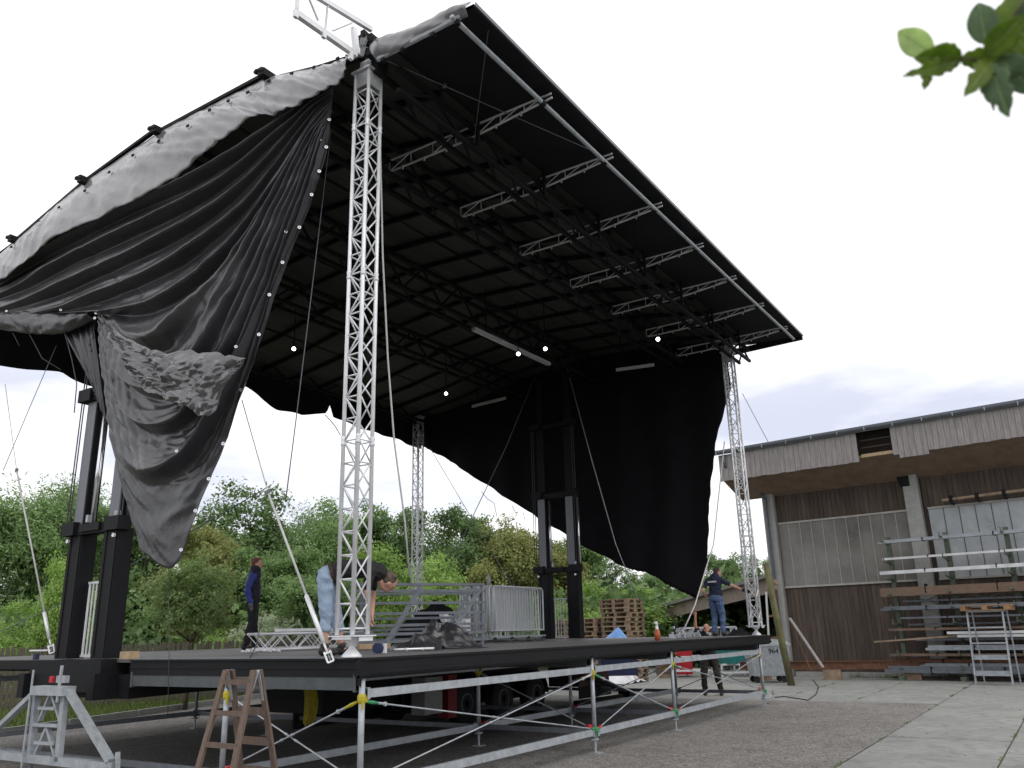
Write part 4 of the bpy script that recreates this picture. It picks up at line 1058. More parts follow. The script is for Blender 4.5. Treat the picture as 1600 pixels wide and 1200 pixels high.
# ================================================================== ROOF
roof = thing('stage_roof', 'large black stage roof with silver edge tarpaulin and open dark underside', 'roof', (0, 0, 8.4))
PROF = [(-1.47, 8.42), (-.2, 8.49), (1.9, 8.87), (4.35, 9.00), (6.3, 8.82), (8.4, 8.39), (10.45, 8.10)]
def rz_(y):
    for (a, za), (c, zc) in zip(PROF, PROF[1:]):
        if y <= c: return lerp(za, zc, (y - a) / (c - a))
    return PROF[-1][1]
RX0, RX1 = -.03, 13.72
b = MB(); P = []
for (y, z) in PROF: P.append([(RX0, y, z), (RX1, y, z)])
for (y, z) in reversed(PROF): P.append([(RX0, y, z + .05), (RX1, y, z + .05)])
P.append(P[0]); b.grid(P); b.build('roof_skin', ROOFB, roof)
# panels of the underside
nxp, nyp = 14, 9
ysn = [-1.42, -.25, .9, 1.95, 3.15, 4.3, 5.5, 6.7, 8.3, 10.3]
for i in range(nxp):
    for j in range(nyp):
        x0, x1 = lerp(RX0 + .05, RX1 - .05, i / nxp), lerp(RX0 + .05, RX1 - .05, (i + 1) / nxp)
        y0, y1 = ysn[j] + .03, ysn[j + 1] - .03; dz_ = random.uniform(.02, .045)
        b = MB(); b.add([(x0 + .03, y0, rz_(y0) - dz_), (x1 - .03, y0, rz_(y0) - dz_), (x1 - .03, y1, rz_(y1) - dz_), (x0 + .03, y1, rz_(y1) - dz_)], [(3, 2, 1, 0)])
        b.add([(x0 + .03, y0, rz_(y0) - .005), (x1 - .03, y0, rz_(y0) - .005), (x1 - .03, y1, rz_(y1) - .005), (x0 + .03, y1, rz_(y1) - .005)], [(0, 1, 2, 3)])
        if j > 0: b.build('roof_panel', ROOFP if (i + j) % 3 or j > 6 else ROOFP, roof)
# cross beams between the panels
for i in range(1, nxp):
    x = lerp(RX0 + .05, RX1 - .05, i / nxp); b = MB()
    for (a, za), (c, zc) in zip(PROF[1:], PROF[2:]): b.beam((x, a, za - .075), (x, c, zc - .075), .045, .09)
    b.build('cross_beam', ROOFB, roof)
def box_truss(y, zlow, h, w=.32, r=.035):
    b = MB(); t = None
    for yy in (y - w / 2, y + w / 2):
        for z in (zlow, zlow + h): b.beam((RX0 + .2, yy, z), (RX1 - .2, yy, z), r * 2, r * 2)
    o = b.build('main_truss', ROOFB, roof)
    k = 0; x = RX0 + .3
    b = MB()
    while x < RX1 - .8:
        b.beam((x, y - w / 2, zlow + (h if k % 2 else 0)), (x + .6, y - w / 2, zlow + (0 if k % 2 else h)), .035, .035)
        b.beam((x, y - w / 2, zlow), (x + .6, y + w / 2, zlow), .03, .03); x += .6; k += 1
    b.build('lattice', ROOFB, o)
box_truss(-.05, 8.0, .3, .26, .03); box_truss(1.5, 8.12, .5); box_truss(4.1, 8.15, .6); box_truss(6.4, 8.1, .5); box_truss(9.95, 7.9, .3)
# silver ladder beams of the canopy
for k, x in enumerate([1.75, 3.5, 5.3, 7.15, 8.95, 10.75, 12.55]):
    lb = MB(); y0, y1 = 1.36, -1.42
    def hgt(y): return .17 if y > -.05 else lerp(.17, .05, (-.05 - y) / 1.37)
    zu = lambda y: 8.36
    for (a, c) in ((y0, y1),):
        lb.tube((x, a, zu(a)), (x, c, zu(c)), .015, None, 6); lb.path([(x + .02, a, zu(a) - hgt(a)), (x + .02, -.05, zu(0) - hgt(0)), (x + .02, c, zu(c) - hgt(c))], .016, 6)
    o = lb.build('ladder_beam', ALUD, roof)
    b = MB(); ys_ = [1.36, .95, .55, .14]
    for i_, y in enumerate(ys_):
        b.tube((x, y, zu(y)), (x + .01, y, zu(y) - hgt(y)), .009, None, 5)
        if i_ < 3 and i_ % 2 == 0: b.tube((x, y - .03, zu(y) - hgt(y)), (x, ys_[i_ + 1], zu(y)), .009, None, 5)
    for y in (-.25, -.62, -1.0): b.tube((x, y, zu(y)), (x, y, zu(y) - hgt(y)), .009, None, 5); b.tube((x, y, zu(y) - hgt(y)), (x, y - .3, zu(y)), .007, None, 5)
    for y in (1.1, .7, .3, -.55, -.95): b.box((x, y, zu(y) - hgt(y) - .03), (.02, .02, .06))
    b.build('web', ALUD, o)
    b = MB(); b.beam((x - .04, -.27, 8.6), (x - .04, -.27, 8.0), .04, .05); b.build('hanger', ROOFB, roof)
b = MB(); b.path([(-.2, -1.28, 8.27), (4.4, -1.3, 8.27), (9, -1.32, 8.27), (13.3, -1.36, 8.27)], .03, 10); fp = b.build('front_pipe', GALV, roof, True)
for x in (1.75, 3.5, 5.3, 7.15, 8.95, 10.75, 12.55): b = MB(); b.tube((x - .04, -1.28, 8.27), (x + .04, -1.285, 8.27), .042, None, 8); b.build('pipe_joint', BLACKS, fp)
# front hem of the roof
b = MB(); b.beam((RX0, -1.49, 8.455), (RX1, -1.49, 8.455), .012, .05); b.build('front_hem', MASTG, roof)
b = MB(); b.beam((RX1 + .01, -1.47, 8.43), (RX1 + .01, 10, 8.15), .02, .16); b.build('end_beam', ROOFB, roof)
b = MB(); b.tube((-.13, -1.36, 8.28), (-.13, -.12, 8.27), .03, None, 8); b.build('hem_pipe', GALV, roof)
for y in (-1.3, -.95, -.5, -.2): b = MB(); b.box((-.12, y, 8.24), (.06, .05, .07)); b.build('hem_clamp', BLACKS, roof)
def cloth(name, P, mt, parent, thick=.004):
    b = MB(); b.grid(P); o = b.build(name, mt, parent, True)
    md = o.modifiers.new('thickness', 'SOLIDIFY'); md.thickness = thick; md.offset = 0
    return o
# front silver flap (front canopy edge)
top = cat1([VX(*p, -.13) for p in [(736, 2), (700, 16), (650, 38), (600, 58), (578, 72)]], 40)
low = cat1([VX(*p, -.13) for p in [(731, 26), (700, 36), (660, 58), (620, 82), (588, 96)]], 40)
P = []
for i in range(40):
    row = []
    for j in range(9):
        t = j / 8; p = top[i].lerp(low[i], t); p.x += -.04 * math.sin(t * 3.1) - .05 * nz3(i * .11 + t * 1.5, t * 1.2, 1.7) - .03 * abs(nz3(i * .2 - t * 2.5, t * 2.4, 5)); row.append(p)
    P.append(row)
cloth('roof_flap', P, FLAP, roof)
# long silver flap over the left roof edge
tp = [(556, 91), (490, 106), (424, 121), (368, 146), (310, 175), (250, 207), (192, 245), (132, 286), (80, 328), (26, 376), (-30, 420)]
lw = [(547, 97), (534, 128), (500, 150), (438, 180), (400, 186), (330, 236), (262, 286), (180, 331), (82, 378), (16, 432), (-30, 447)]
top = cat1([VX(*p, -.09) for p in tp], 150); low = cat1([VX(*p, -.34) for p in lw], 150)
P = []
for i in range(150):
    row = []
    for j in range(22):
        t = j / 21; p = top[i].lerp(low[i], t)
        u = i * .16
        r1 = 1 - abs(nz3(u * .75 + t * 1.3, t * .5, 3.3)) * 2; r2 = 1 - abs(nz3(u * 1.5 - t * 1.8, t * .8, 7.7)) * 2; r3 = 1 - abs(nz3(u * 3.1 + t * 2.4, t * 1.5, 1.3)) * 2
        d = .045 * max(0, r1) ** 2 + .03 * max(0, r2) ** 2 + .014 * max(0, r3) ** 2 + .006 * nz3(u * 5, t * 5, 4)
        p.x -= (.06 * math.sin(t * math.pi) + d) * min(1, t * 3 + .15); p.z += .015 * nz3(u * 1.7, t * 2, 9)
        row.append(p)
    P.append(row)
flap = cloth('roof_flap', P, FLAP, roof)
for k in range(16):
    i = 6 + k * 9; p = P[i][random.randint(3, 9)]; b = MB(); b.box((p.x - .03, p.y, p.z), (.02, .05, .03)); b.build('toggle', BLACKS, flap)
# dark roof edge profile seen above the flap, with the beam end clamps
pts_ = [VX(*p, -.06) for p in [(560, 92), (425, 124), (418, 115), (250, 205), (245, 202), (135, 282), (128, 288), (25, 376)]]
b = MB()
for a, c in ((0, 1), (2, 3), (4, 5), (6, 7)): b.beam(pts_[a], pts_[c], .06, .05)
b.build('edge_profile', ROOFB, roof)
for px_ in [(418, 119), (250, 207), (135, 284), (26, 376)]:
    p = VX(*px_, -.1); b = MB(); b.box(p, (.24, .12, .10)); b.box(p + Vector((-.1, .06, .05)), (.05, .16, .04)); b.tube(p + Vector((-.12, -.06, 0)), p + Vector((-.12, .1, .06)), .02); b.build('beam_clamp', ROOFB, roof)
# folded wing arm above the roof corner
arm = MB(); Z = Vector((0, 0, 0))
q = {k: VY(*k, 0.0) for k in [(460, 19), (556, 86), (492, -4), (580, 46), (545, 36), (560, 90)]}
arm.beam(q[(460, 19)], q[(556, 86)], .06, .07); arm.beam(VY(478, -16, 0), q[(580, 46)], .05, .06)
ao = arm.build('wing_arm', ALU, roof)
b = MB(); b.beam(VY(553, 44, 0), VY(557, 84, 0), .05, .07, (1, 0, 0)); b.build('arm_post', ALU, ao)
b = MB(); b.beam(VY(464, 14, 0), VY(466, -22, 0), .03, .04, (1, 0, 0)); b.build('arm_post', ALU, ao)
b = MB(); b.tube(VY(497, 32, 0), VY(478, -14, 0), .014); b.tube(VY(508, 48, 0), VY(512, 8, 0), .014); b.tube(VY(520, 48, 0), VY(550, 36, 0), .01); b.build('arm_web', ALUD, ao)
for px_ in ((462, 22), (506, 54), (548, 88)): p = VY(*px_, -.02); b = MB(); b.box(p, (.05, .04, .09)); b.build('arm_clip', ALU, ao)
# hinge clutter at the corner
hb = MB()
for k in range(14):
    p = VX(random.uniform(563, 582), random.uniform(44, 92), -.1); hb.box(p, (random.uniform(.04, .12),) * 3)
p = VX(588, 106, .1); hb.box(p, (.2, .2, .3)); hb.build('corner_hinge', ROOFB, roof)
P = []
for i in range(14):
    a = VX(563, 60 + i * 2.4, -.16); c = VX(576 - i * .5, 58 + i * 2.4, -.16); P.append([a.lerp(c, j / 8) + Vector((-.05 * abs(nz3(i * .9, j * .8)), 0, 0)) for j in range(9)])
cloth('bunched_cloth', P, PVCG, roof)
# small roof cables
def cable(name, label, pts, r, mt=STEELW, cat='cable', n=5, group=None):
    o = MB(); o.path(pts, r, n); o = o.build(name, mt, None, True); tag(o, label, cat, group); return o
b = MB(); b.tube(VX(598, 92, .0), (3.3, -1.3, 8.3), .006, None, 5); b.tube((0.35, -1.4, 8.4), (1.72, -.2, 8.1), .004); p = VX(598, 92, 0).lerp(Vector((3.3, -1.3, 8.3)), .25); b.box(p, (.04, .04, .04)); b.build('bracing_wire', GREYS, roof)
# lighting bars and lit lamps under the roof
for (a, c, lab) in (((740, 514), (858, 569), 'long grey lighting bar under the roof above the right black mast'), ((738, 635), (790, 622), 'short grey lighting bar left of the right black mast'), ((963, 578), (1022, 570), 'short grey lighting bar right of the right black mast')):
    p0, p1 = G(*a, 7.8), G(*c, 7.8); o = thing('lighting_bar', lab, 'bar', p0); b = MB(); b.beam(p0, p1, .10 if 'long' in lab else .05, .07); b.build('bar', ALUD, o)
    for q_ in (.15, .85): pp = p0.lerp(p1, q_); b = MB(); b.tube(pp, (pp.x, pp.y, rz_(pp.y) - .1), .012); b.build('hanger', ROOFB, o)
for (a, lab) in (((459, 545), 'lit lamp at the roof edge next to the grey tarpaulin'), ((697, 615), 'lit lamp above the far truss tower'), ((810, 553), 'lit lamp left beside the end of the long lighting bar'), ((852, 545), 'lit lamp above the right black mast'), ((1028, 530), 'lit lamp right of the black mast near the canopy')):
    p = G(*a, 7.6); o = thing('stage_lamp', lab, 'lamp', p, 0, 'lit lamps under the stage roof')
    b = MB(); d_ = (CAM - p).normalized(); b.lathe([(.03, -.16), (.06, -.12), (.07, 0), (.062, .004)], p, 12, d_); b.build('housing', ROOFB, o)
    b = MB(); b.lathe([(.0, .008), (.042, .006), (.042, .001)], p, 12, d_); b.build('lens', LAMPG, o)
    b = MB(); b.tube(p - d_ * .1, (p.x, p.y, rz_(p.y) - .1), .012); b.build('yoke', ROOFB, o)
# ================================================================== GREY TARPAULIN hanging from the left roof edge
KEYS = [
 (0.00, [(521, 131), (480, 158), (430, 188), (360, 233), (280, 283), (190, 328), (110, 368), (50, 398), (-25, 440)]),
 (0.20, [(520, 142), (478, 190), (430, 240), (365, 300), (290, 350), (210, 395), (130, 432), (60, 462), (-20, 486)]),
 (0.38, [(519, 150), (480, 212), (438, 285), (380, 365), (315, 420), (255, 455), (205, 475), (165, 487), (120, 490)]),
 (0.45, [(519, 154), (481, 222), (440, 302), (385, 390), (328, 455), (270, 492), (220, 505), (180, 499), (151, 490)]),
 (0.60, [(518, 162), (486, 232), (448, 325), (400, 430), (355, 520), (300, 590), (240, 600), (190, 575), (155, 530)]),
 (0.80, [(517, 173), (494, 245), (464, 335), (425, 450), (385, 560), (330, 660), (275, 700), (215, 690), (168, 650)]),
 (0.92, [(516, 180), (500, 250), (475, 330), (437, 440), (402, 545), (346, 680), (298, 750), (240, 785), (188, 757)]),
 (1.00, [(516, 185), (504, 255), (481, 325), (443, 428), (412, 530), (356, 690), (316, 785), (272, 886), (218, 858)]),
]
NS, NT = 240, 300
XC = -.14
kc = [(t, cat1([VX(*p, XC) for p in pts], NS)) for t, pts in KEYS]
def csurf(i, t):
    for k in range(len(kc) - 1):
        if t <= kc[k + 1][0] + 1e-9: break
    t0, t1 = kc[k][0], kc[k + 1][0]; u = (t - t0) / (t1 - t0)
    p0 = kc[max(k - 1, 0)][1][i]; p1 = kc[k][1][i]; p2 = kc[k + 1][1][i]; p3 = kc[min(k + 2, len(kc) - 1)][1][i]
    m1 = (p2 - p0) * (t1 - t0) / (t1 - kc[max(k - 1, 0)][0]) if k > 0 else p2 - p1
    m2 = (p3 - p1) * (t1 - t0) / (kc[min(k + 2, len(kc) - 1)][0] - t0) if k < len(kc) - 2 else p2 - p1
    return (2 * u ** 3 - 3 * u * u + 1) * p1 + (u ** 3 - 2 * u * u + u) * m1 + (-2 * u ** 3 + 3 * u * u) * p2 + (u ** 3 - u * u) * m2
def sm(a, b, x): x = max(0, min(1, (x - a) / (b - a))); return x * x * (3 - 2 * x)
def saw(x):
    f = x - math.floor(x)
    return (f / .80) ** 1.25 if f < .80 else 1 - sm(.80, 1.0, f)
def cdisp(s, t):
    env = sm(0, .10, s) * .85 + .15; env *= .35 + .65 * (1 - sm(.80, 1.0, s))
    wob = .55 * nz3(s * 2.2, t * 2.0, 4.2)
    up_ = 1 - sm(.42, .52, t)
    big = saw(t * 11.5 + .10 + wob * .8 + .25 * s) * .21 * up_ * (.45 + .55 * sm(.12, .5, s))
    lowf = (1 - up_)
    pleat = (.5 + .5 * math.sin(2 * math.pi * (t * 15 + wob * 1.2))) ** 1.4 * .085 * lowf * (1 - sm(.42, .66, s))
    swag = saw(t * 6.2 + wob * 2.0 + s * 1.4 + .3) * .22 * lowf * sm(.36, .6, s) * (1 - .75 * sm(.86, .97, t)) * (1 - .6 * sm(.8, .95, s))
    rightpl = (.5 + .5 * math.sin(2 * math.pi * (t * 9 + wob))) * .05 * up_ * (1 - sm(.1, .45, s))
    leftp = (abs(math.sin(math.pi * (s * 26 + .6 * wob + 1.2 * t)))) ** .8 * .045 * lowf * sm(.78, .90, s) * (1 - .8 * sm(.72, .9, t))
    fine = .026 * nz3(s * 6, t * 34, 1.1) - .03 * abs(nz3(s * 9 + t * 5, t * 26, 6.1)) - .02 * abs(nz3(s * 22 + t * 30, t * 22 - s * 6, 2.4)) * (.4 + lowf)
    seam = -.012 * math.exp(-((s - .47 - .06 * t) / .006) ** 2) - .012 * math.exp(-((s - .72 + .1 * t) / .006) ** 2)
    belly = .25 * math.sin(math.pi * min(1, t)) * math.sin(math.pi * s) * lowf
    return (big + pleat + swag + rightpl + leftp) * env + fine + belly + seam
P = []
for a in range(NT):
    t = a / (NT - 1); row = []
    for i in range(NS):
        p = csurf(i, t).copy(); d = cdisp(i / (NS - 1), t)
        p.x -= d; p.y -= d * .18; row.append(p)
    P.append(row)
CURT = P
ct = thing('grey_tarpaulin', 'large dark grey tarpaulin gathered in folds from the left roof edge', 'tarpaulin', VX(300, 300, XC))
cloth('sheet', P, PVC, ct, .003)
for k, (ex, ey) in enumerate([(518, 165), (512, 218), (497, 268), (482, 323), (461, 373), (443, 427), (426, 480), (410, 533), (393, 588), (376, 640), (355, 690), (333, 740), (316, 785)]):
    i = min(NS - 1, int(NS * (.02 + .068 * k))); p = P[-2][i] + Vector((-.03, -.02, .01)); b = MB(); b.lathe([(.012, -.003), (.021, -.003), (.021, .003), (.012, .003), (.012, -.003)], p, 10, (-.7, -.7, 0)); b.build('eyelet', CHROME, ct)
    if k % 3 == 1:
        p2 = P[int(NT * .86)][i] + Vector((-.04, -.02, 0)); b = MB(); b.lathe([(.012, -.003), (.018, -.003), (.018, .003), (.012, .003), (.012, -.003)], p2, 10, (-.7, -.7, 0)); b.build('eyelet', CHROME, ct)
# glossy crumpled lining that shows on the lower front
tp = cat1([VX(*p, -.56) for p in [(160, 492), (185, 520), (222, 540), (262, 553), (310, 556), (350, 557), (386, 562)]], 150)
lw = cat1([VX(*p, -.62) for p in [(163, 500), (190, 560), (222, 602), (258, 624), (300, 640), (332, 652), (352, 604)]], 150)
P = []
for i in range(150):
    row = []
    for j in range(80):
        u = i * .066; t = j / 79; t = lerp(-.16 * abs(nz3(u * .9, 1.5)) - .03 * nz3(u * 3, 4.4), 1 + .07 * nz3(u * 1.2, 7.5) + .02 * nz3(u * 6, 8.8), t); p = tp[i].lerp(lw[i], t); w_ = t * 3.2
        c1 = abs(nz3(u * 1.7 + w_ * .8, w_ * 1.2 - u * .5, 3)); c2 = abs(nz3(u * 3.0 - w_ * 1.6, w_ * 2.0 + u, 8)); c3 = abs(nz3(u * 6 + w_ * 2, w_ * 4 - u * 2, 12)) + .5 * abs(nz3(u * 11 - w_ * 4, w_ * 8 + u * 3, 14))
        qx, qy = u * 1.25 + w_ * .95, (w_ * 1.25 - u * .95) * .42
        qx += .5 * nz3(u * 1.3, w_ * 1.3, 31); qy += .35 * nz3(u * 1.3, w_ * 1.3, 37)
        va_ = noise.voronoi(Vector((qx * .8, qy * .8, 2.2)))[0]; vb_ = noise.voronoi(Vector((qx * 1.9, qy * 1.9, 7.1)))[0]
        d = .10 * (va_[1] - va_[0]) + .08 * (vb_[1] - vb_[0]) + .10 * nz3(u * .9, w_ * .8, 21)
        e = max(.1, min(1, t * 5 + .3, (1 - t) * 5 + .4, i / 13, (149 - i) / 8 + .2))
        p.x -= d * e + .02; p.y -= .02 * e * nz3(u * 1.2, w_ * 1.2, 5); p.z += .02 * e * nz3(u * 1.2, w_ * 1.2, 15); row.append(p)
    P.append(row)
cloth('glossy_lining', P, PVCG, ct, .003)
# second, darker hanging fold behind the gathered corner and rolled hem at the left
tp = cat1([VX(*p, -.05) for p in [(-25, 486), (20, 483), (60, 481), (100, 487), (150, 489)]], 60); lw = cat1([VX(*p, -.12) for p in [(-25, 512), (20, 518), (50, 522), (100, 521), (150, 500)]], 60)
P = []
for i in range(60):
    row = []
    for j in range(16):
        t = j / 15; p = tp[i].lerp(lw[i], t); p.x -= .12 * math.sin(math.pi * t) + .06 * abs(nz3(i * .13, t * 3.0 + i * .02, 2)) + .03 * abs(nz3(i * .35, t * 5, 9)); row.append(p)
    P.append(row)
cloth('rolled_hem', P, PVC, ct)
tp = cat1([VX(*p, .05) for p in [(102, 516), (130, 500), (152, 494)]], 20); lw = cat1([VX(*p, -.05) for p in [(150, 600), (158, 625), (172, 660)]], 20)
P = [[tp[i].lerp(lw[i], j / 29) + Vector((-.08 * abs(math.sin(i * .9 + j * .05)), 0, 0)) for j in range(30)] for i in range(20)]
cloth('hanging_fold', P, PVC, ct)
for (ex, ey) in ((150, 489), (95, 484), (42, 508), (10, 486), (148, 497)):
    p = VX(ex, ey, -.2); b = MB(); b.lathe([(.012, -.003), (.02, -.003), (.02, .003), (.012, .003), (.012, -.003)], p, 10, (-.8, -.6, 0)); b.build('eyelet', CHROME, ct)
for (pts, r) in (([(98, 508), (112, 560), (120, 600), (116, 645)], .008), ([(46, 522), (66, 560), (95, 578)], .006), ([(20, 520), (30, 540)], .006)):
    b = MB(); b.path([VX(*p, -.12) for p in pts], r, 5); b.build('tie_cord', CABLED, ct, True)

# ================================================================== BLACK CLOTHS at the far end and the back
o = thing('black_cloth', 'huge black cloth hanging at the far end of the stage, cut diagonally', 'cloth', (13.35, 5, 8))
bl = [(.32, 7.44), (.83, 6.05), (1.12, 4.6), (1.35, 3.12), (1.72, 2.31)]
diag = cat1([(0, 1.72, 2.31), (0, 2.4, 2.62), (0, 3.1, 2.99), (0, 3.8, 3.27), (0, 5.87, 4.52), (0, 9.18, 6.65), (0, 10.4, 7.35)], 110)
frontz = [(8.25, .33), (7.44, .32), (6.05, .83), (4.6, 1.12), (3.12, 1.35), (2.31, 1.72)]
P = []
for i in range(110):
    d_ = diag[i]; row = []
    for j in range(60):
        t = j / 59
        if True:
            ytop = lerp(.33, 10.35, (i / 109)); ztop = rz_(ytop) - .01
            zz = lerp(ztop, d_.z, t); yy = lerp(ytop, d_.y, t)
            # follow the bowed free edge
            if i < 60:
                e = 0
                for (za, ya), (zb, yb) in zip(frontz, frontz[1:]):
                    if zz <= za + .01 and zz >= zb - .01: e = lerp(ya, yb, (za - zz) / (za - zb)) - lerp(.33, 1.72, t); break
                yy += e * (1 - i / 60.0)
            xx = 13.36 + .07 * math.sin(yy * 5 + 1.3 * nz3(yy * .6, zz * .4)) * (.3 + t) + .05 * nz3(yy * 1.3, zz * 1.1, 3)
        if j == 59: zz += .04 * nz3(i * .5, 3.3)
        if i == 0: yy += .035 * nz3(3.1, j * .35)
        row.append((xx, yy, zz))
    P.append(row)
cloth('sheet', P, MOLT, o)
o = thing('black_cloth', 'short black cloth valance along the rear roof edge', 'cloth', (6, 10.3, 8))
bt = [(-1.0, 6.62), (.83, 6.71), (2.03, 6.88), (2.7, 6.72), (4.6, 7.25), (6.2, 7.75), (6.7, 7.63), (7.1, 7.4), (7.66, 7.26), (8.5, 7.3), (9.3, 7.5), (9.45, 7.77), (9.5, 7.75), (9.63, 7.48), (10.4, 7.36), (11.28, 7.33), (12.3, 7.3), (13.4, 7.17)]
P = []
for i in range(150):
    x = lerp(-.9, 13.38, i / 149)
    for (xa, za), (xb, zb) in zip(bt, bt[1:]):
        if x <= xb: break
    zb_ = lerp(za, zb, (x - xa) / (xb - xa)); zt_ = 8.2
    P.append([(x, 10.32 + .05 * math.sin(x * 6 + nz3(x, j * .2)) + .02 * nz3(x * 3, j), lerp(zt_, zb_, j / 19)) for j in range(20)])
cloth('sheet', P, MOLT, o)
for (pts, r) in (([(508, 648), (523, 665), (532, 680)], .012), ([(752, 768), (762, 780), (772, 786), (776, 806)], .01), ([(800, 790), (808, 806)], .01), ([(817, 800), (820, 812)], .01)):
    b = MB(); b.path([VY(*p, 10.25) for p in pts], r, 5); b.build('tie_cord', CABLED, o, True)

# ================================================================== GUY WIRES
def turnbuckle(parent, a, d, L=.5):
    b = MB(); b.tube(a, a + d * .12, .012, None, 6); b.tube(a + d * .12, a + d * (L - .1), .024, None, 8); b.tube(a + d * (L - .1), a + d * L, .012, None, 6); b.build('turnbuckle', ALU, parent, True)
    b = MB(); s_ = d.cross(Vector((-.6, -.8, 0))).normalized()
    for q in (-1, 1): b.tube(a + s_ * q * .03 - d * .10, a + s_ * q * .03 + d * .02, .01, None, 5)
    b.tube(a + s_ * .04, a - s_ * .04, .011, None, 5); b.tube(a - d * .1 + s_ * .03, a - d * .1 - s_ * .03, .01, None, 5); b.build('shackle', ALU, parent)
def guy(label, pts, r, tb=None, mt=STEELW, name='guy_wire', thick=None):
    o = thing(name, label, 'guy wire' if name == 'guy_wire' else 'rope', pts[-1])
    b = MB(); b.path(pts, r, 6); b.build('wire', mt, o, True)
    if thick:
        a, c = thick; b = MB(); b.path([a, c], .0135, 6); b.build('strap', ROPE, o, True)
        b = MB(); b.box(a, (.035, .035, .06)); b.build('grip', GREYS, o)
    if tb: turnbuckle(o, tb[0], tb[1], tb[2])
    return o
a, c = VX(26, 735, -.02), VX(81, 1018, -.02); d_ = (a - c).normalized()
guy('pale strap with turnbuckle fixed to the deck left of the left black mast', [VX(8, 600, -.02), a, c], .006, (c + d_ * .08, d_, .62), thick=(a, c + d_ * .6))
a, c = VX(419, 770, -.02), VX(517, 1034, -.10); d_ = (a - c).normalized()
guy('pale strap with turnbuckle fixed at the front deck corner', [VX(378, 625, -.02), a, c], .006, (c + d_ * .1, d_, .78), thick=(a, c + d_ * .8))
guy('thin wire hanging from the roof right of the grey tarpaulin', [VX(517, 205, .3), VX(490, 430, .35), VX(462, 660, .4), VX(446, 785, .45)], .007, mt=GREYS)
guy('pale rope hanging down right beside the nearest truss tower', [VX(592, 130, .35), VX(598, 400, .5), VX(606, 560, .7), VX(616, 690, .9), VX(632, 810, 1.1), VX(640, 900, 1.3)], .011, mt=ROPE, name='rope')
guy('grey wire from the right mast top down to the deck on its right', [VY(886, 575, 4.4), VY(925, 720, 4.0), VY(962, 850, 3.6), VY(998, 940, 3.2)], .012)
guy('dark wire from the right mast top running down to the left', [VY(836, 588, 5.2), VY(790, 700, 5.6), VY(742, 800, 6.0), VY(694, 905, 6.4)], .010, mt=GREYS)
guy('wire crossing from under the black cloth down to the barriers', [VY(672, 700, 9.6), VY(740, 815, 8.0), VY(800, 915, 6.8), VY(815, 985, 6.3)], .008, mt=GREYS)
guy('pale rope and strap hanging by the tip of the large black cloth', [VY(1132, 690, .3), VY(1115, 850, .3), VY(1104, 885, .3), VY(1086, 945, .3), VY(1068, 985, .4)], .013, mt=ROPE, name='rope')
guy('thin wire right of the farthest right truss tower top', [VY(1160, 615, .3), VY(1200, 690, .3)], .008, mt=GREYS)
guy('thin wire running left to right across the willow trees', [VX(-40, 1005, .9), VX(92, 945, .9), VX(200, 885, .9), VX(300, 830, .9), VX(420, 760, .9)], .006, mt=GREYS)
guy('thin wires crossing below the rolled tarpaulin hem at the left edge', [VX(88, 540, .2), VX(45, 640, .2), VX(5, 735, .2)], .006, mt=GREYS)
guy('dark cord hanging over the front edge of the deck by the ladder', [VX(264, 885, -.06), VX(264, 1030, -.07), VX(262, 1120, -.07)], .004, mt=CABLED)
guy('dark cord running from the woman down over the deck edge', [VD(412, 955, 14.0), VD(400, 1010, 12.5), VX(389, 1030, -.06)], .008, mt=CABLED, name='rope')
o = cable('loop_cable', 'thin black cable lying in a loop on the concrete before the barn', [gat(1255, 1) * 0 + G(*p, .01) for p in [(1190, 1092), (1225, 1088), (1262, 1094), (1275, 1085), (1279, 1073), (1270, 1062)]], .012, CABLED)

# ================================================================== THINGS ON THE DECK
def dpt(px_, D): p = VD(px_, hor(px_), D); return Vector((p.x, p.y, DZ))
def flat_truss(label, a, c, mt=ALU, z=0.0, w=.24, layers=1, name='truss_section'):
    a = a + Vector((0, 0, z)); c = c + Vector((0, 0, z)); o = thing(name, label, 'truss', a, 0, 'truss sections lying on the deck')
    d = (c - a).normalized(); n = Vector((-d.y, d.x, 0)); L = (c - a).length
    for s_ in (-.5, .5):
        for zz in (.03, w + .03): b = MB(); b.tube(a + n * w * s_ + Vector((0, 0, zz)), c + n * w * s_ + Vector((0, 0, zz)), .021, None, 8); b.build('chord', mt, o, True)
    k = int(L / .24); b = MB()
    for i in range(k):
        q0, q1 = a + d * (L * i / k), a + d * (L * (i + 1) / k)
        for s_ in (-.5, .5):
            z0, z1 = (.03, w + .03) if i % 2 else (w + .03, .03)
            b.tube(q0 + n * w * s_ + Vector((0, 0, z0)), q1 + n * w * s_ + Vector((0, 0, z1)), .009, None, 5)
        for zz in (.03, w + .03): b.tube(q0 + n * w * (-.5) + Vector((0, 0, zz)), q1 + n * w * .5 + Vector((0, 0, zz)), .008, None, 5)
    b.build('bracing', mt, o)
    return o
flat_truss('nearest silver truss section lying on the deck behind the strap', dpt(392, 13.2), dpt(560, 14.6))
flat_truss('silver truss section lying behind the nearest lying truss', dpt(402, 14.4), dpt(575, 16.2))
o = thing('steel_channel', 'flat silver channel lying on top of the lying truss sections', 'channel', dpt(430, 14.0) + Vector((0, 0, .3))); b = MB(); b.beam(dpt(432, 14.2) + Vector((0, 0, .33)), dpt(530, 15.0) + Vector((0, 0, .33)), .16, .05); b.build('channel', ALU, o)
o = thing('chain', 'small silver chain pieces scattered before the lying trusses', 'chain', dpt(390, 12.6)); b = MB()
for k in range(26):
    p = dpt(random.uniform(375, 440), random.uniform(12.2, 12.9)); b.tube(p + Vector((0, 0, .02)), p + Vector((random.uniform(-.06, .06), random.uniform(-.06, .06), .03)), .016, None, 5)
b.build('links', ALU, o)
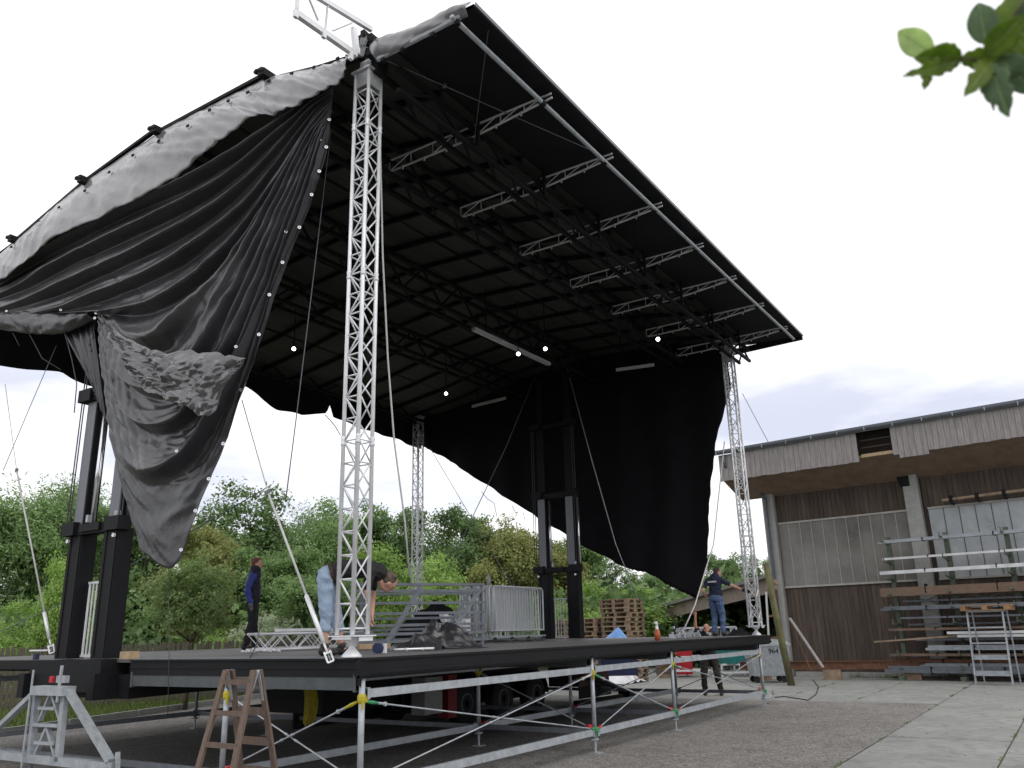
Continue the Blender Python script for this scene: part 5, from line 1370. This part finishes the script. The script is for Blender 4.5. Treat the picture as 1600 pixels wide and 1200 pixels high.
# grey steel frames
def grey_frame(label, D0, D1, pxs, zs, mt=GREYS):
    o = thing('guard_railing', label, 'railing', dpt(pxs[0], D0), 0, 'grey railings lying on the deck')
    a, c = dpt(pxs[0], D0), dpt(pxs[1], D1)
    for z in zs:
        b = MB(); b.beam(a + Vector((0, 0, z)), c + Vector((0, 0, z)), .05, .045); b.build('rail', mt, o)
    for (f0, f1) in ((.25, .52), (.68, 1.0)):
        p, q = a.lerp(c, f0), a.lerp(c, f1); b = MB(); b.beam(p + Vector((0, 0, .03)), q + Vector((0, 0, zs[-1])), .04, .075, (1, -1, 0)); b.build('stringer', mt, o)
    for f0 in (0.02, .98):
        p = a.lerp(c, f0); b = MB(); b.beam(p, p + Vector((0, 0, zs[-1])), .05, .05); b.build('upright', mt, o)
    return o
grey_frame('nearer grey steel railing with slanted stringers behind black sheets', 13.6, 14.6, (545, 757), (.10, .22, .36, .55, .72, .92, 1.03))
grey_frame('farther grey steel railing behind the slanted one', 15.4, 16.2, (560, 742), (.12, .3, .5, .95, 1.12))
# crowd barriers
def barrier_parts():
    t = thing('crowd_barrier', 'x', 'barrier', (0, 0, 0)); W, Hh = 2.1, 1.12
    b = MB(); b.path([(0, 0, .12), (0, 0, Hh - .06), (.06, 0, Hh), (W - .06, 0, Hh), (W, 0, Hh - .06), (W, 0, .12), (W - .05, 0, .14), (.05, 0, .14), (0, 0, .14)], .02, 6); b.build('frame', BARR, t, True, True)
    for k in range(17):
        x = .12 + k * .1165; b = MB(); b.tube((x, 0, .14), (x, 0, Hh), .009, None, 5); b.build('bar', BARR, t, local=True)
    for x in (.25, W - .25):
        b = MB(); b.beam((x, -.03, .02), (x, .03, .02), .04, .03); b.beam((x, 0, .02), (x, 0, .14), .04, .02); b.build('foot', BARR, t, local=True)
    return t
b0 = dpt(771, 18.6); proto = None
for k in range(12):
    lab = ('crowd barrier at the very front of the upright stack on deck' if k == 0 else 'crowd barrier at the very back of the upright stack' if k == 11 else 'crowd barrier, number %s from the front in the upright stack' % ['one', 'two', 'three', 'four', 'five', 'six', 'seven', 'eight', 'nine', 'ten', 'eleven'][k])
    if proto is None: proto = barrier_parts(); o = proto
    else: o = copy_tree(proto)
    o.location = b0 + Vector((random.uniform(-.05, .05), k * .085, .1)); o.rotation_euler = (random.uniform(-.02, .02), 0, random.uniform(-.015, .015)); o['label'] = lab; o['group'] = 'crowd barriers stacked upright'
o = thing('barrier_dolly', 'low wheeled dolly carrying the upright crowd barriers', 'dolly', b0)
b = MB()
for y in (0, .93): b.beam(b0 + Vector((-.1, y, .1)), b0 + Vector((2.2, y, .1)), .06, .05)
for x in (0, 1.0, 2.1): b.beam(b0 + Vector((x, 0, .07)), b0 + Vector((x, .93, .07)), .05, .05)
b.build('frame', GALV, o)
for x in (0, .7, 1.4, 2.1):
    b = MB(); b.lathe([(.02, -.02), (.05, -.02), (.05, .02), (.02, .02)], b0 + Vector((x, -.04, .05)), 10, (0, 1, 0)); b.build('wheel', RUBBER, o)
o = thing('plastic_bottle', 'pale bottle standing on top of the crowd barriers', 'bottle', b0 + Vector((.2, .2, 1.22))); b = MB(); b.lathe([(.045, 0), (.05, .12), (.05, .2), (.02, .27), (.02, .3)], b0 + Vector((.2, .25, 1.22)), 10); b.build('bottle', CONCP, o, True)
# black heaps
def heap(name, label, c, sx, sy, h, mt, seed, rz=0.0, peak=0.0, cat='sheet'):
    o = thing(name, label, cat, c, 0); P = []; R = Matrix.Rotation(rz, 3, 'Z')
    for i in range(45):
        row = []
        for j in range(45):
            u, v_ = i / 22 - 1, j / 22 - 1; r = max(abs(u), abs(v_))
            z = h * max(0, 1 - math.hypot(u - peak, v_)) ** .8 * (1 + .45 * nz3(u * 2.2 + seed, v_ * 2.2) - .5 * abs(nz3(u * 3.5 + v_ * 2, v_ * 3 - u, seed))) + .30 * h * abs(nz3(u * 3, v_ * 4 + u * 2, seed)) * (1 - r) ** .5
            q = R @ Vector((u * sx * (1 + .15 * nz3(v_ * 2, seed)), v_ * sy, 0)); row.append((c.x + q.x, c.y + q.y, c.z + .006 + max(0, z)))
        P.append(row)
    cloth('sheet', P, mt, o, .006); return o
va = -YAW + math.radians(57 * 2 - 57) if False else math.atan2(CR.y, CR.x)
heap('black_sheet', 'black folded plastic sheet lying on deck left of the larger black heap', dpt(644, 11.4), .42, .3, .22, PVC, 2.0, va, .3)
heap('black_sheet', 'larger peaked black tarpaulin heap on the deck before the frames', dpt(705, 12.2), .50, .35, .40, PVC, 5.0, va, -.25)
heap('black_sheet', 'black covered pile behind the grey frames on the deck', dpt(668, 17.5), .95, .6, .80, MOLT, 8.0, va, .1, cat='pile')
for k, (px_, D, lab) in enumerate([(712, 17.2, 'upper'), (708, 16.6, 'lower')]):
    o = thing('white_bundle', '%s pile of white wrapped hardware before the crowd barriers' % lab, 'bundle', dpt(px_, D)); b = MB()
    for q in range(14):
        p = dpt(px_ + random.uniform(-22, 22), D); b.box(p + Vector((0, 0, (.42 if k == 0 else .15) + random.uniform(-.12, .18))), (.16, .12, .1), Matrix.Rotation(random.uniform(-.6, .6), 3, 'X') @ Matrix.Rotation(random.uniform(0, 3), 3, 'Z'))
    p = dpt(px_, D); b.box(p + Vector((0, 0, .14)), (.5, .35, .28)); b.build('bundle', WHITEBAG, o)
o = thing('turnbuckle', 'large silver turnbuckle lying on the deck before black sheets', 'turnbuckle', dpt(615, 10.2)); a, c = dpt(616, 10.2) + Vector((0, 0, .035)), dpt(678, 10.4) + Vector((0, 0, .035)); d_ = (c - a).normalized(); n_ = Vector((-d_.y, d_.x, 0)) * .028
L_ = (c - a).length; b = MB(); b.tube(a, a + d_ * L_ * .32, .016, None, 6); b.build('threaded_eye', ALU, o, True); b = MB(); b.tube(c - d_ * L_ * .32, c, .016, None, 6); b.build('threaded_eye', ALU, o, True); b = MB(); b.tube(a + d_ * L_ * .3 + n_, c - d_ * L_ * .3 + n_, .014); b.tube(a + d_ * L_ * .3 - n_, c - d_ * L_ * .3 - n_, .014); b.tube(a + d_ * L_ * .3 + n_ * 1.2, a + d_ * L_ * .3 - n_ * 1.2, .018); b.tube(c - d_ * L_ * .3 + n_ * 1.2, c - d_ * L_ * .3 - n_ * 1.2, .018); b.build('body', ALU, o)
o = thing('tape_roll', 'dark blue roll of tape standing on deck beside the truss foot', 'tape roll', dpt(591, 10.0)); b = MB(); b.lathe([(.035, -.04), (.06, -.04), (.06, .04), (.035, .04)], dpt(591, 10.0) + Vector((0, 0, .06)), 14, (.7, .3, 0)); b.build('roll', BLUED, o)
o = thing('tin_can', 'small white tin standing beside the blue tape roll', 'tin', dpt(600, 10.1)); b = MB(); b.lathe([(.04, 0), (.04, .11)], dpt(600, 10.1), 12); b.build('tin', WHITEBAG, o)
o = thing('timber_plank', 'pale wooden planks lying on the deck behind the truss foot', 'plank', dpt(585, 12.4)); 
for k in range(2): b = MB(); b.beam(dpt(560, 12.4 + .2 * k) + Vector((0, 0, .05)), dpt(608, 12.6 + .2 * k) + Vector((0, 0, .05)), .16, .07); b.build('plank', WOODP, o)
o = thing('wood_offcut', 'small orange wood offcut on the deck beside the left mast', 'offcut', VX(202, 1028, .1)); b = MB(); q = VX(202, 1028, .1); b.box((q.x, q.y, DZ + .045), (.14, .2, .09)); b.build('offcut', WOODP, o)
o = thing('steel_clamp', 'small dark clamp and tin on the deck left of the left mast', 'clamp', VX(56, 1030, .1)); b = MB(); q = VX(56, 1030, .1); b.lathe([(.04, 0), (.04, .08)], (q.x, q.y, DZ), 10); b.build('clamp', BLUED, o); b = MB(); b.beam((.1, q.y + .15, DZ + .12), (.1, q.y - .3, DZ + .12), .05, .02); b.build('bar', ALU, o)
o = thing('blue_sheet', 'bright blue sheet forming a peak behind the far part of deck', 'sheet', gat(962, 23.5))
c_ = gat(962, 23.5); rt = Vector((CR.x, CR.y, 0)).normalized(); fw = Vector((CF.x, CF.y, 0)).normalized(); P = []
for i in range(21):
    u = i / 10 - 1; row = []
    for j in range(21):
        v_ = j / 10 - 1; px_ = .12; h_ = 1.06 + .66 * max(0, 1 - abs((u - px_) / (.62 if u > px_ else 1.15))) * (1 - .75 * abs(v_)) ; 
        if abs(u) > .999 or abs(v_) > .999: h_ = 1.0
        p = c_ + rt * (u * .74) + fw * (v_ * .55); row.append((p.x, p.y, h_ + .03 * nz3(u * 3, v_ * 3, 4)))
    P.append(row)
cloth('sheet', P, BLUE, o)
b = MB(); b.box(c_ + Vector((0, 0, .72)), (1.0, .8, .6), Matrix.Rotation(va, 3, 'Z')); b.build('covered_box', BLUED, o)
o = thing('spray_bottle', 'orange spray bottle standing on the far deck edge', 'bottle', dpt(1027, 15.2)); p = Vector((9.2, .35, DZ)); p = VY(1027, 990, .25); p.z = DZ
o.location = p; ROOTM[o] = Matrix.Translation(p)
b = MB(); b.lathe([(.05, 0), (.055, .1), (.05, .14), (.03, .19)], p, 12); b.build('bottle', ORANGE, o, True); b = MB(); b.lathe([(.03, .19), (.02, .25), (.03, .28)], p, 10); b.box(p + Vector((-.03, 0, .30)), (.09, .03, .04)); b.build('spray_head', ALU, o)
o = thing('hardware_pile', 'heap of silver clamps and shackles on the far deck', 'heap', VY(1072, 990, .8)); b = MB()
for k in range(40):
    q = VY(random.uniform(1045, 1098), 990, .8); z = DZ + abs(random.gauss(0, .04)); 
    if 1060 < 1072 and k % 4 == 0: q = VY(random.uniform(1062, 1082), 990, .8); z = DZ + random.uniform(0, .2)
    b.box((q.x + random.uniform(-.3, .3), q.y + random.uniform(-.2, .2), z + .04), (random.uniform(.03, .09), .03, random.uniform(.03, .08)), Matrix.Rotation(random.uniform(0, 3), 3, 'Z'))
b.build('clamps', GALV, o)['kind'] = 'stuff'
heap('black_sheet', 'small black cloth heap at the foot of the right truss tower', Vector((12.85, -.0 + .55, DZ)), .4, .25, .16, MOLT, 3.0, 0)
o = thing('cable_coil', 'dark cables and clamps lying at the foot of the crowd barriers', 'cables', dpt(790, 17.6)); b = MB()
for k in range(22):
    p = dpt(random.uniform(745, 845), random.uniform(16.6, 17.8)); r = random.uniform(.05, .12)
    b.path([p + Vector((r * math.cos(a_ * .7), r * math.sin(a_ * .7), .03 + .01 * (a_ % 3))) for a_ in range(10)], .018, 5)
b.build('coil', CABLED, o)

# ================================================================== PEOPLE
def vox(mb, name, mt, parent, size=.011, sm_it=4):
    me = mb.mesh(name, mt); o = bpy.data.objects.new('tmp', me); COL.objects.link(o)
    r = o.modifiers.new('r', 'REMESH'); r.mode = 'VOXEL'; r.voxel_size = size; r.use_smooth_shade = True
    s_ = o.modifiers.new('s', 'SMOOTH'); s_.iterations = sm_it; s_.factor = .5
    dg = bpy.context.evaluated_depsgraph_get(); me2 = bpy.data.meshes.new_from_object(o.evaluated_get(dg)); me2.name = name
    bpy.data.objects.remove(o); me2.materials.clear(); me2.materials.append(mt)
    me2.polygons.foreach_set('use_smooth', [True] * len(me2.polygons))
    if name in ('t_shirt', 'jacket', 'trousers', 'sleeve'):      # creases in the cloth
        nn_ = [v_.normal.copy() for v_ in me2.vertices]
        for v_, n_ in zip(me2.vertices, nn_):
            c_ = v_.co; v_.co = c_ + n_ * (.016 * nz3(c_.x * 7, c_.y * 7, c_.z * 11) - .022 * abs(nz3(c_.x * 9 + 4, c_.y * 9, c_.z * 15 + c_.x * 6)) + .006)
    return place(name, me2, parent, True)
def frame3(zdir, yhint):
    z = Vector(zdir).normalized(); y = Vector(yhint); y = (y - z * y.dot(z)).normalized(); x = y.cross(z)
    return Matrix((x, y, z)).transposed()
def person(label, loc, rz, scale, J, cl):
    t = thing('person', label, 'person', loc, rz, 'stage crew'); V = {k: Vector(v) for k, v in J.items()}
    hf = V['face'].normalized(); hu = V['up'].normalized(); HM = frame3(hu, hu.cross(hf)); head = V['head']
    def H(x, y, z): return head + HM @ Vector((x, y, z))
    yl = V['left']
    def torso(mb, e):
        for (a, c, w, dpt_) in (('pelvis', 'waist', .165, .115), ('waist', 'chest', .155, .108), ('chest', 'neck', .17, .105)):
            a_, c_ = V[a], V[c]; M_ = frame3(c_ - a_, yl)
            for q in (0, .5, 1.0): mb.ell(a_.lerp(c_, q), (dpt_ + e, w * (1 if not (a == 'chest' and q > .6) else .62) + e, .12 + e), M_, 14, 8)
        for s_ in 'LR': mb.cap(V['chest'].lerp(V['neck'], .75), V['sh' + s_], .065 + e, .062 + e)
    def arm(mb, s_, e, upto=3):
        if upto >= 1: mb.cap(V['sh' + s_], V['el' + s_].lerp(V['sh' + s_], 0 if upto > 1 else .35), .055 + e, .042 + e)
        if upto >= 2: mb.cap(V['el' + s_], V['wr' + s_], .042 + e, .029 + e)
    def leg(mb, s_, e, upto=1.0):
        mb.cap(V['hip' + s_], V['kn' + s_], .088 + e, .058 + e)
        k_, a_ = V['kn' + s_], V['an' + s_]; end = k_.lerp(a_, upto)
        mb.cap(k_, end, .056 + e, lerp(.056, .04, upto) + e)
        if upto > .5: mb.ell(k_.lerp(a_, .3) + Vector((-.015, 0, 0)), (.055 + e, .052 + e, .11), frame3(a_ - k_, yl), 10, 8)
    b = MB(); torso(b, 0)
    for s_ in 'LR':
        arm(b, s_, 0, 2); leg(b, s_, 0)
        wr, ha = V['wr' + s_], V['ha' + s_]; d = (ha - wr).normalized(); side = d.cross(Vector((0, 0, 1)) if abs(d.z) < .8 else Vector((1, 0, 0))).normalized(); nn_ = side.cross(d)
        b.ell(wr + d * .05, (.016, .04, .055), frame3(d, side), 10, 8)
        for k, (o_, L_) in enumerate(((-.03, .07), (-.01, .082), (.01, .078), (.03, .06))):
            r0 = wr + d * .085 + side * o_; r1 = r0 + d * L_ * .5 + nn_ * .008; r2 = r1 + (d * .8 + nn_ * .6).normalized() * L_ * .5
            b.path([r0 - d * .03, r0, r1, r2], [.010, .0095, .009, .007], 6)
        b.path([wr + d * .03 - side * .02, wr + d * .06 - side * .055, wr + d * .09 - side * .06], [.012, .011, .009], 6)
        an = V['an' + s_]; b.cap(an, an + Vector((.06, 0, -.05)), .035, .025)
    b.cap(V['neck'], head + HM @ Vector((-.01, 0, -.07)), .055, .052)
    b.ell(H(0, 0, .015), (.093, .076, .112), HM, 16, 12); b.ell(H(.025, 0, -.055), (.06, .055, .06), HM, 12, 8); b.ell(H(.055, 0, -.085), (.028, .03, .022), HM, 10, 6)
    b.path([H(.085, 0, .03), H(.108, 0, -.015), H(.09, 0, -.03)], [.010, .017, .012], 6)
    for s_ in (-1, 1): b.ell(H(-.005, s_ * .078, -.005), (.022, .012, .032), HM, 8, 6); b.ell(H(.078, s_ * .03, .022), (.014, .026, .009), HM, 8, 6)
    vox(b, 'body', cl['skin'], t, .0095, 2)
    for s_ in (-1, 1): e_ = MB(); e_.ell(H(.083, s_ * .031, .005), (.008, .012, .007), HM, 8, 6); e_.build('eye', TEEB, t, True, True)
    e_ = MB(); e_.ell(H(.084, 0, -.055), (.008, .024, .006), HM, 8, 6); e_.build('mouth', SKINR, t, True, True)
    hb_ = MB()
    hb_.ell(H(-.018, 0, .032), (.094, .083, .105), HM, 14, 10)
    for k in range(26):
        a_ = random.uniform(0, 6.28); hb_.ell(H(-.03 + .07 * math.cos(a_), .062 * math.sin(a_), .07 + random.uniform(-.05, .045)), (.025, .025, .022), HM, 6, 5)
    if cl.get('hairlen'): 
        hb_.ell(H(-.06, 0, -.02), (.06, .08, .09), HM, 12, 8); hb_.ell(H(-.075, 0, -.085), (.035, .05, .06), HM, 10, 8)
    keep = MB(); keep.v, keep.f = hb_.v, hb_.f
    if cl['hair']: 
        ho = vox(hb_, 'hair', cl['hair'], t, .011, 1)
        # open the face: push hair vertices in front of the brow back inside the head
        inv = HM.transposed()
        for v_ in ho.data.vertices:
            q = inv @ (v_.co - head)
            if q.x > .045 and q.z < .075 or (q.z < -.02 and q.x > -.02): v_.co = head + HM @ Vector((min(q.x, .045) * .5, q.y * .75, q.z * .6))
    b = MB(); torso(b, .016); b2 = b
    for s_ in 'LR': arm(b2, s_, .016, 2 if cl.get('long') else 1)
    tx = b2; to = vox(tx, 'jacket' if cl.get('long') else 't_shirt', cl['top'], t, .012, 3)
    if cl.get('vest'):
        b = MB()
        for s_ in 'LR': arm(b, s_, .022, 2); vox(b, 'sleeve', cl['vest'], t, .012, 3); b = MB()
    b = MB()
    for s_ in 'LR': leg(b, s_, .022, cl.get('leg', .97))
    pm_ = frame3(V['waist'] - V['pelvis'], yl); b.ell(V['pelvis'], (.135, .185, .13), pm_, 14, 8); b.ell(V['pelvis'].lerp(V['waist'], .3), (.13, .178, .06), pm_, 14, 8)
    vox(b, 'trousers', cl['trousers'], t, .012, 3)
    for s_ in 'LR':
        an = V['an' + s_]; fo = V.get('foot' + s_, Vector((1, 0, 0))); b = MB(); b.ell(an + Vector((-.02, 0, -.035)), (.055, .05, .055), None, 10, 8); b.ell(an + fo * .07 + Vector((0, 0, -.055)), (.10, .05, .038), Matrix.Rotation(math.atan2(fo.y, fo.x), 3, 'Z'), 12, 8); b.cap(an, an + Vector((0, 0, .02)), .05, .052)
        so_ = b.build('shoe', SHOE, t, True, True)
        if cl.get('glove'):
            wr, ha = V['wr' + s_], V['ha' + s_]; d = (ha - wr).normalized(); b = MB(); b.cap(wr + d * .02, wr + d * .1, .04, .042); b.cap(wr + d * .1, wr + d * .17, .038, .022); b.build('glove', cl['glove'], t, True, True)
    t.scale = (scale,) * 3
    return t, V
ST = dict(face=(1, 0, -.05), up=(0, 0, 1), left=(0, 1, 0), head=(.03, 0, 1.60), neck=(0, 0, 1.46), chest=(0, 0, 1.28), waist=(0, 0, 1.06), pelvis=(0, 0, .93),
          shL=(0, .175, 1.41), shR=(0, -.175, 1.41), elL=(-.03, .23, 1.13), elR=(-.03, -.23, 1.13), wrL=(.04, .23, .88), wrR=(.04, -.23, .88), haL=(.07, .22, .74), haR=(.07, -.22, .74),
          hipL=(0, .09, .90), hipR=(0, -.09, .90), knL=(.02, .10, .49), knR=(.02, -.10, .49), anL=(-.01, .11, .09), anR=(-.01, -.11, .09))
face_right = math.atan2(CR.y, CR.x)
w = dict(ST); w.update(elL=(-.08, .21, 1.13), elR=(-.10, -.21, 1.13), wrL=(.02, .2, .90), wrR=(-.02, -.2, .89), haL=(.05, .19, .76), haR=(.0, -.2, .75), anL=(.06, .1, .09), anR=(-.08, -.1, .09), hipL=(0, .085, .9), hipR=(0, -.085, .9))
p = dpt(392, 15.6)
person('woman with red brown hair in blue jacket and black trousers on the deck', p, face_right + .15, .98, w, dict(skin=SKIN, hair=HAIRR, hairlen=1, top=JACKN, vest=JACK, long=1, trousers=TROUB, glove=GLOVE))
bend = dict(face=(.62, .28, -.75), up=(.75, 0, .62), left=(0, 1, 0), head=(.70, .02, .84), neck=(.56, 0, .965), chest=(.40, 0, 1.02), waist=(.13, 0, 1.00), pelvis=(-.05, 0, .93),
          shL=(.48, .18, .96), shR=(.48, -.18, .96), elL=(.50, .2, .70), elR=(.46, -.2, .70), wrL=(.50, .12, .47), wrR=(.48, -.1, .46), haL=(.52, .08, .34), haR=(.5, -.06, .33),
          hipL=(-.06, .09, .90), hipR=(-.06, -.09, .90), knL=(.06, .13, .49), knR=(-.03, -.13, .49), anL=(.14, .15, .09), anR=(-.03, -.15, .09))
p = dpt(514, 9.55)
pt_, V_ = person('man in black tee and cropped light jeans bending behind the nearest truss', p, face_right + .10, .95, bend, dict(skin=SKIN, hair=HAIRB, top=TEEB, trousers=JEANL, leg=.45))
b = MB(); M_ = frame3(V_['waist'] - V_['pelvis'], (0, 1, 0)); b.lathe([(.1, 0), (.1, .001)], (9, 9, -9), 6)
bl_ = MB(); P0 = V_['pelvis'].lerp(V_['waist'], .42); 
for k in range(20):
    a0, a1 = 2 * math.pi * k / 20, 2 * math.pi * (k + 1) / 20; bl_.beam(P0 + M_ @ Vector((.137 * math.cos(a0), .187 * math.sin(a0), 0)), P0 + M_ @ Vector((.137 * math.cos(a1), .187 * math.sin(a1), 0)), .012, .04, M_ @ Vector((0, 0, 1)))
bl_.build('belt', HAIRD, pt_, local=True)
dm_ = dict(ST); dm_.update(head=(.10, -.05, 1.56), face=(.7, -.6, -.45), up=(.2, -.1, 1), neck=(.04, 0, 1.44), shL=(-.0, .185, 1.38), shR=(.05, -.17, 1.37), elL=(-.16, .27, 1.12), wrL=(.04, .26, .93), haL=(.12, .2, .85), elR=(.15, -.42, 1.22), wrR=(.2, -.67, 1.10), haR=(.22, -.80, 1.06), knL=(.07, .11, .49), knR=(.07, -.10, .49), anL=(-.02, .12, .09), anR=(.0, -.12, .09), pelvis=(-.03, 0, .93), hipL=(-.03, .09, .9), hipR=(-.03, -.09, .9))
p = VY(1124, 992, 1.0); p = VX(1124, 992, 12.85); p.z = DZ
dt, V_ = person('man in navy tee and blue jeans holding the right truss tower', p, -.12, .905, dm_, dict(skin=SKIN, hair=HAIRD, top=TEEN, trousers=JEAN))
b = MB(); b.cap(V_['wrR'], V_['haR'], .04, .045); b.build('glove', TEEB, dt, True, True)
bk = MB()
for k in range(8):
    y = .105 - k * .03; bk.box((-.142, y, 1.335), (.006, .022, .042)); 
    bk.box((-.1445, y + (.004 if k % 2 else -.004), 1.335), (.006, .007, .02))
bo = bk.build('back_print', WHITEBAG, dt, local=True)
gm = dict(ST); gm.update(head=(.06, 0, 1.55), face=(.8, -.1, .5), up=(-.4, 0, 1), shL=(0, .175, 1.41), shR=(.02, -.175, 1.43), elR=(.12, -.26, 1.62), wrR=(.14, -.24, 1.86), haR=(.14, -.23, 2.0), elL=(.14, .26, 1.22), wrL=(.34, .2, 1.35), haL=(.42, .16, 1.44), pelvis=(-.05, 0, .90), hipL=(-.05, .09, .87), hipR=(-.05, -.09, .87), knL=(.09, .16, .47), knR=(.09, -.16, .47), anL=(-.0, .22, .09), anR=(-.06, -.17, .09))
p = gat(1104, 21.3)
person('balding man in black clothes standing below the stage, right arm raised', p, math.atan2(-CF.y, -CF.x) - .3, 1.03, gm, dict(skin=SKINR, hair=None, top=TEEB, trousers=TROUO))

# ================================================================== NEAR BRANCH, top right
br = thing('leafy_branch', 'out of focus leafy branch reaching into the top right corner', 'branch', VD(1620, 70, 1.35))
def bp(x, y, D=1.35): return VD(x, y, D)
b = MB(); b.path([bp(1495, 93), bp(1530, 92), bp(1560, 86, 1.36), bp(1610, 60, 1.38), bp(1700, 10, 1.42)], [.0016, .002, .0026, .0034, .005], 6); b.path([bp(1548, 90), bp(1552, 60, 1.33), bp(1600, 5, 1.3), bp(1640, -40, 1.3)], [.0016, .0015, .002, .003], 6); b.path([bp(1530, 92), bp(1548, 115, 1.33), bp(1575, 140, 1.31)], [.0016, .0014, .001], 6); b.build('twig', BARK, br, True)
b = MB(); b.path([bp(1700, 10, 1.42), bp(1640, -40, 1.3).lerp(bp(1900, -90, 1.5), .8), bp(2300, -160, 1.9), bp(2900, -260, 2.6)], [.005, .008, .014, .03], 8); q_ = bp(2900, -260, 2.6); b.path([(q_.x, q_.y, -.05), (q_.x + .03, q_.y, 1.2), (q_.x, q_.y + .02, q_.z), (q_.x - .05, q_.y, q_.z + 1.2)], [.085, .07, .055, .03], 9); b.build('bough', BARK, br, True)
def leaf(base, tip, wd, mt, D0=1.35, D1=1.33, jag=0.0, curl=.12, seed=0, lobes=0):
    a, c = bp(*base, D0), bp(*tip, D1); ax = c - a; L = ax.length; view = (CAM - a).normalized(); sd = ax.cross(view).normalized(); nn_ = sd.cross(ax).normalized()
    nn_ = (nn_ + sd * random.uniform(-.3, .3)).normalized(); W = wd * 1.35 / FPX
    P = []; K = 22
    for i in range(K + 1):
        u = i / K; w_ = W * (math.sin(math.pi * u ** .8) ** .75) * (1 if u < .97 else .5)
        row = []
        for j in range(-4, 5):
            q = j / 4; e = 1 - jag * max(0, nz3(u * 7 + seed, (1 if j > 0 else -1) * 3.3 + seed) + .15 + .25 * math.sin(u * 31 + seed)) * (1.6 if lobes else 1)
            ww = w_ * max(.15, e) * q
            row.append(a + ax * u + sd * ww + nn_ * (curl * L * math.sin(math.pi * u) + .22 * abs(ww)) + nn_ * .03 * L * nz3(u * 4, q * 2, seed))
        P.append(row)
    m_ = MB(); m_.grid(P); lo = m_.build('leaf', mt, br, True)
    md = lo.modifiers.new('thickness', 'SOLIDIFY'); md.thickness = .0004
    # midrib
    r_ = MB(); r_.path([P[i][4] + nn_ * .0003 for i in range(0, K + 1, 3)], .0006, 4); r_.build('midrib', BR2, lo)
for (ba, ti, wd, mt, D0, D1, jag, seed) in [
    ((1458, 84), (1403, 48), 21, BR2, 1.36, 1.40, 0, 1), ((1503, 90), (1428, 92), 22, BR1, 1.35, 1.33, .25, 2), ((1500, 96), (1409, 121), 15, BR1, 1.34, 1.30, .5, 3), ((1452, 104), (1444, 142), 10, BR1, 1.34, 1.32, .5, 4),
    ((1541, 70), (1529, 4), 22, BR3, 1.36, 1.39, 0, 5), ((1541, 88), (1600, 22), 22, BR1, 1.34, 1.30, .15, 6), ((1548, 60), (1612, -12), 28, BR1, 1.37, 1.42, .1, 7),
    ((1500, 92), (1575, 96), 18, BR1, 1.36, 1.34, .3, 8), ((1550, 95), (1506, 152), 19, BR1, 1.33, 1.28, .4, 9), ((1548, 100), (1577, 184), 22, BR3, 1.32, 1.27, .45, 10), ((1535, 112), (1554, 174), 10, BR3, 1.34, 1.31, .6, 11),
    ((1560, 90), (1620, 150), 24, BR3, 1.34, 1.3, .3, 12), ((1566, 84), (1640, 60), 24, BR1, 1.36, 1.38, .2, 13), ((1560, 130), (1604, 120), 18, BR3, 1.33, 1.31, .3, 14), ((1590, 60), (1620, 100), 18, BR1, 1.35, 1.33, .2, 15), ((1575, 40), (1630, 20), 24, BR3, 1.38, 1.41, .1, 16)]:
    leaf(ba, ti, wd, mt, D0, D1, jag, .06, seed, 1 if jag > .35 else 0)
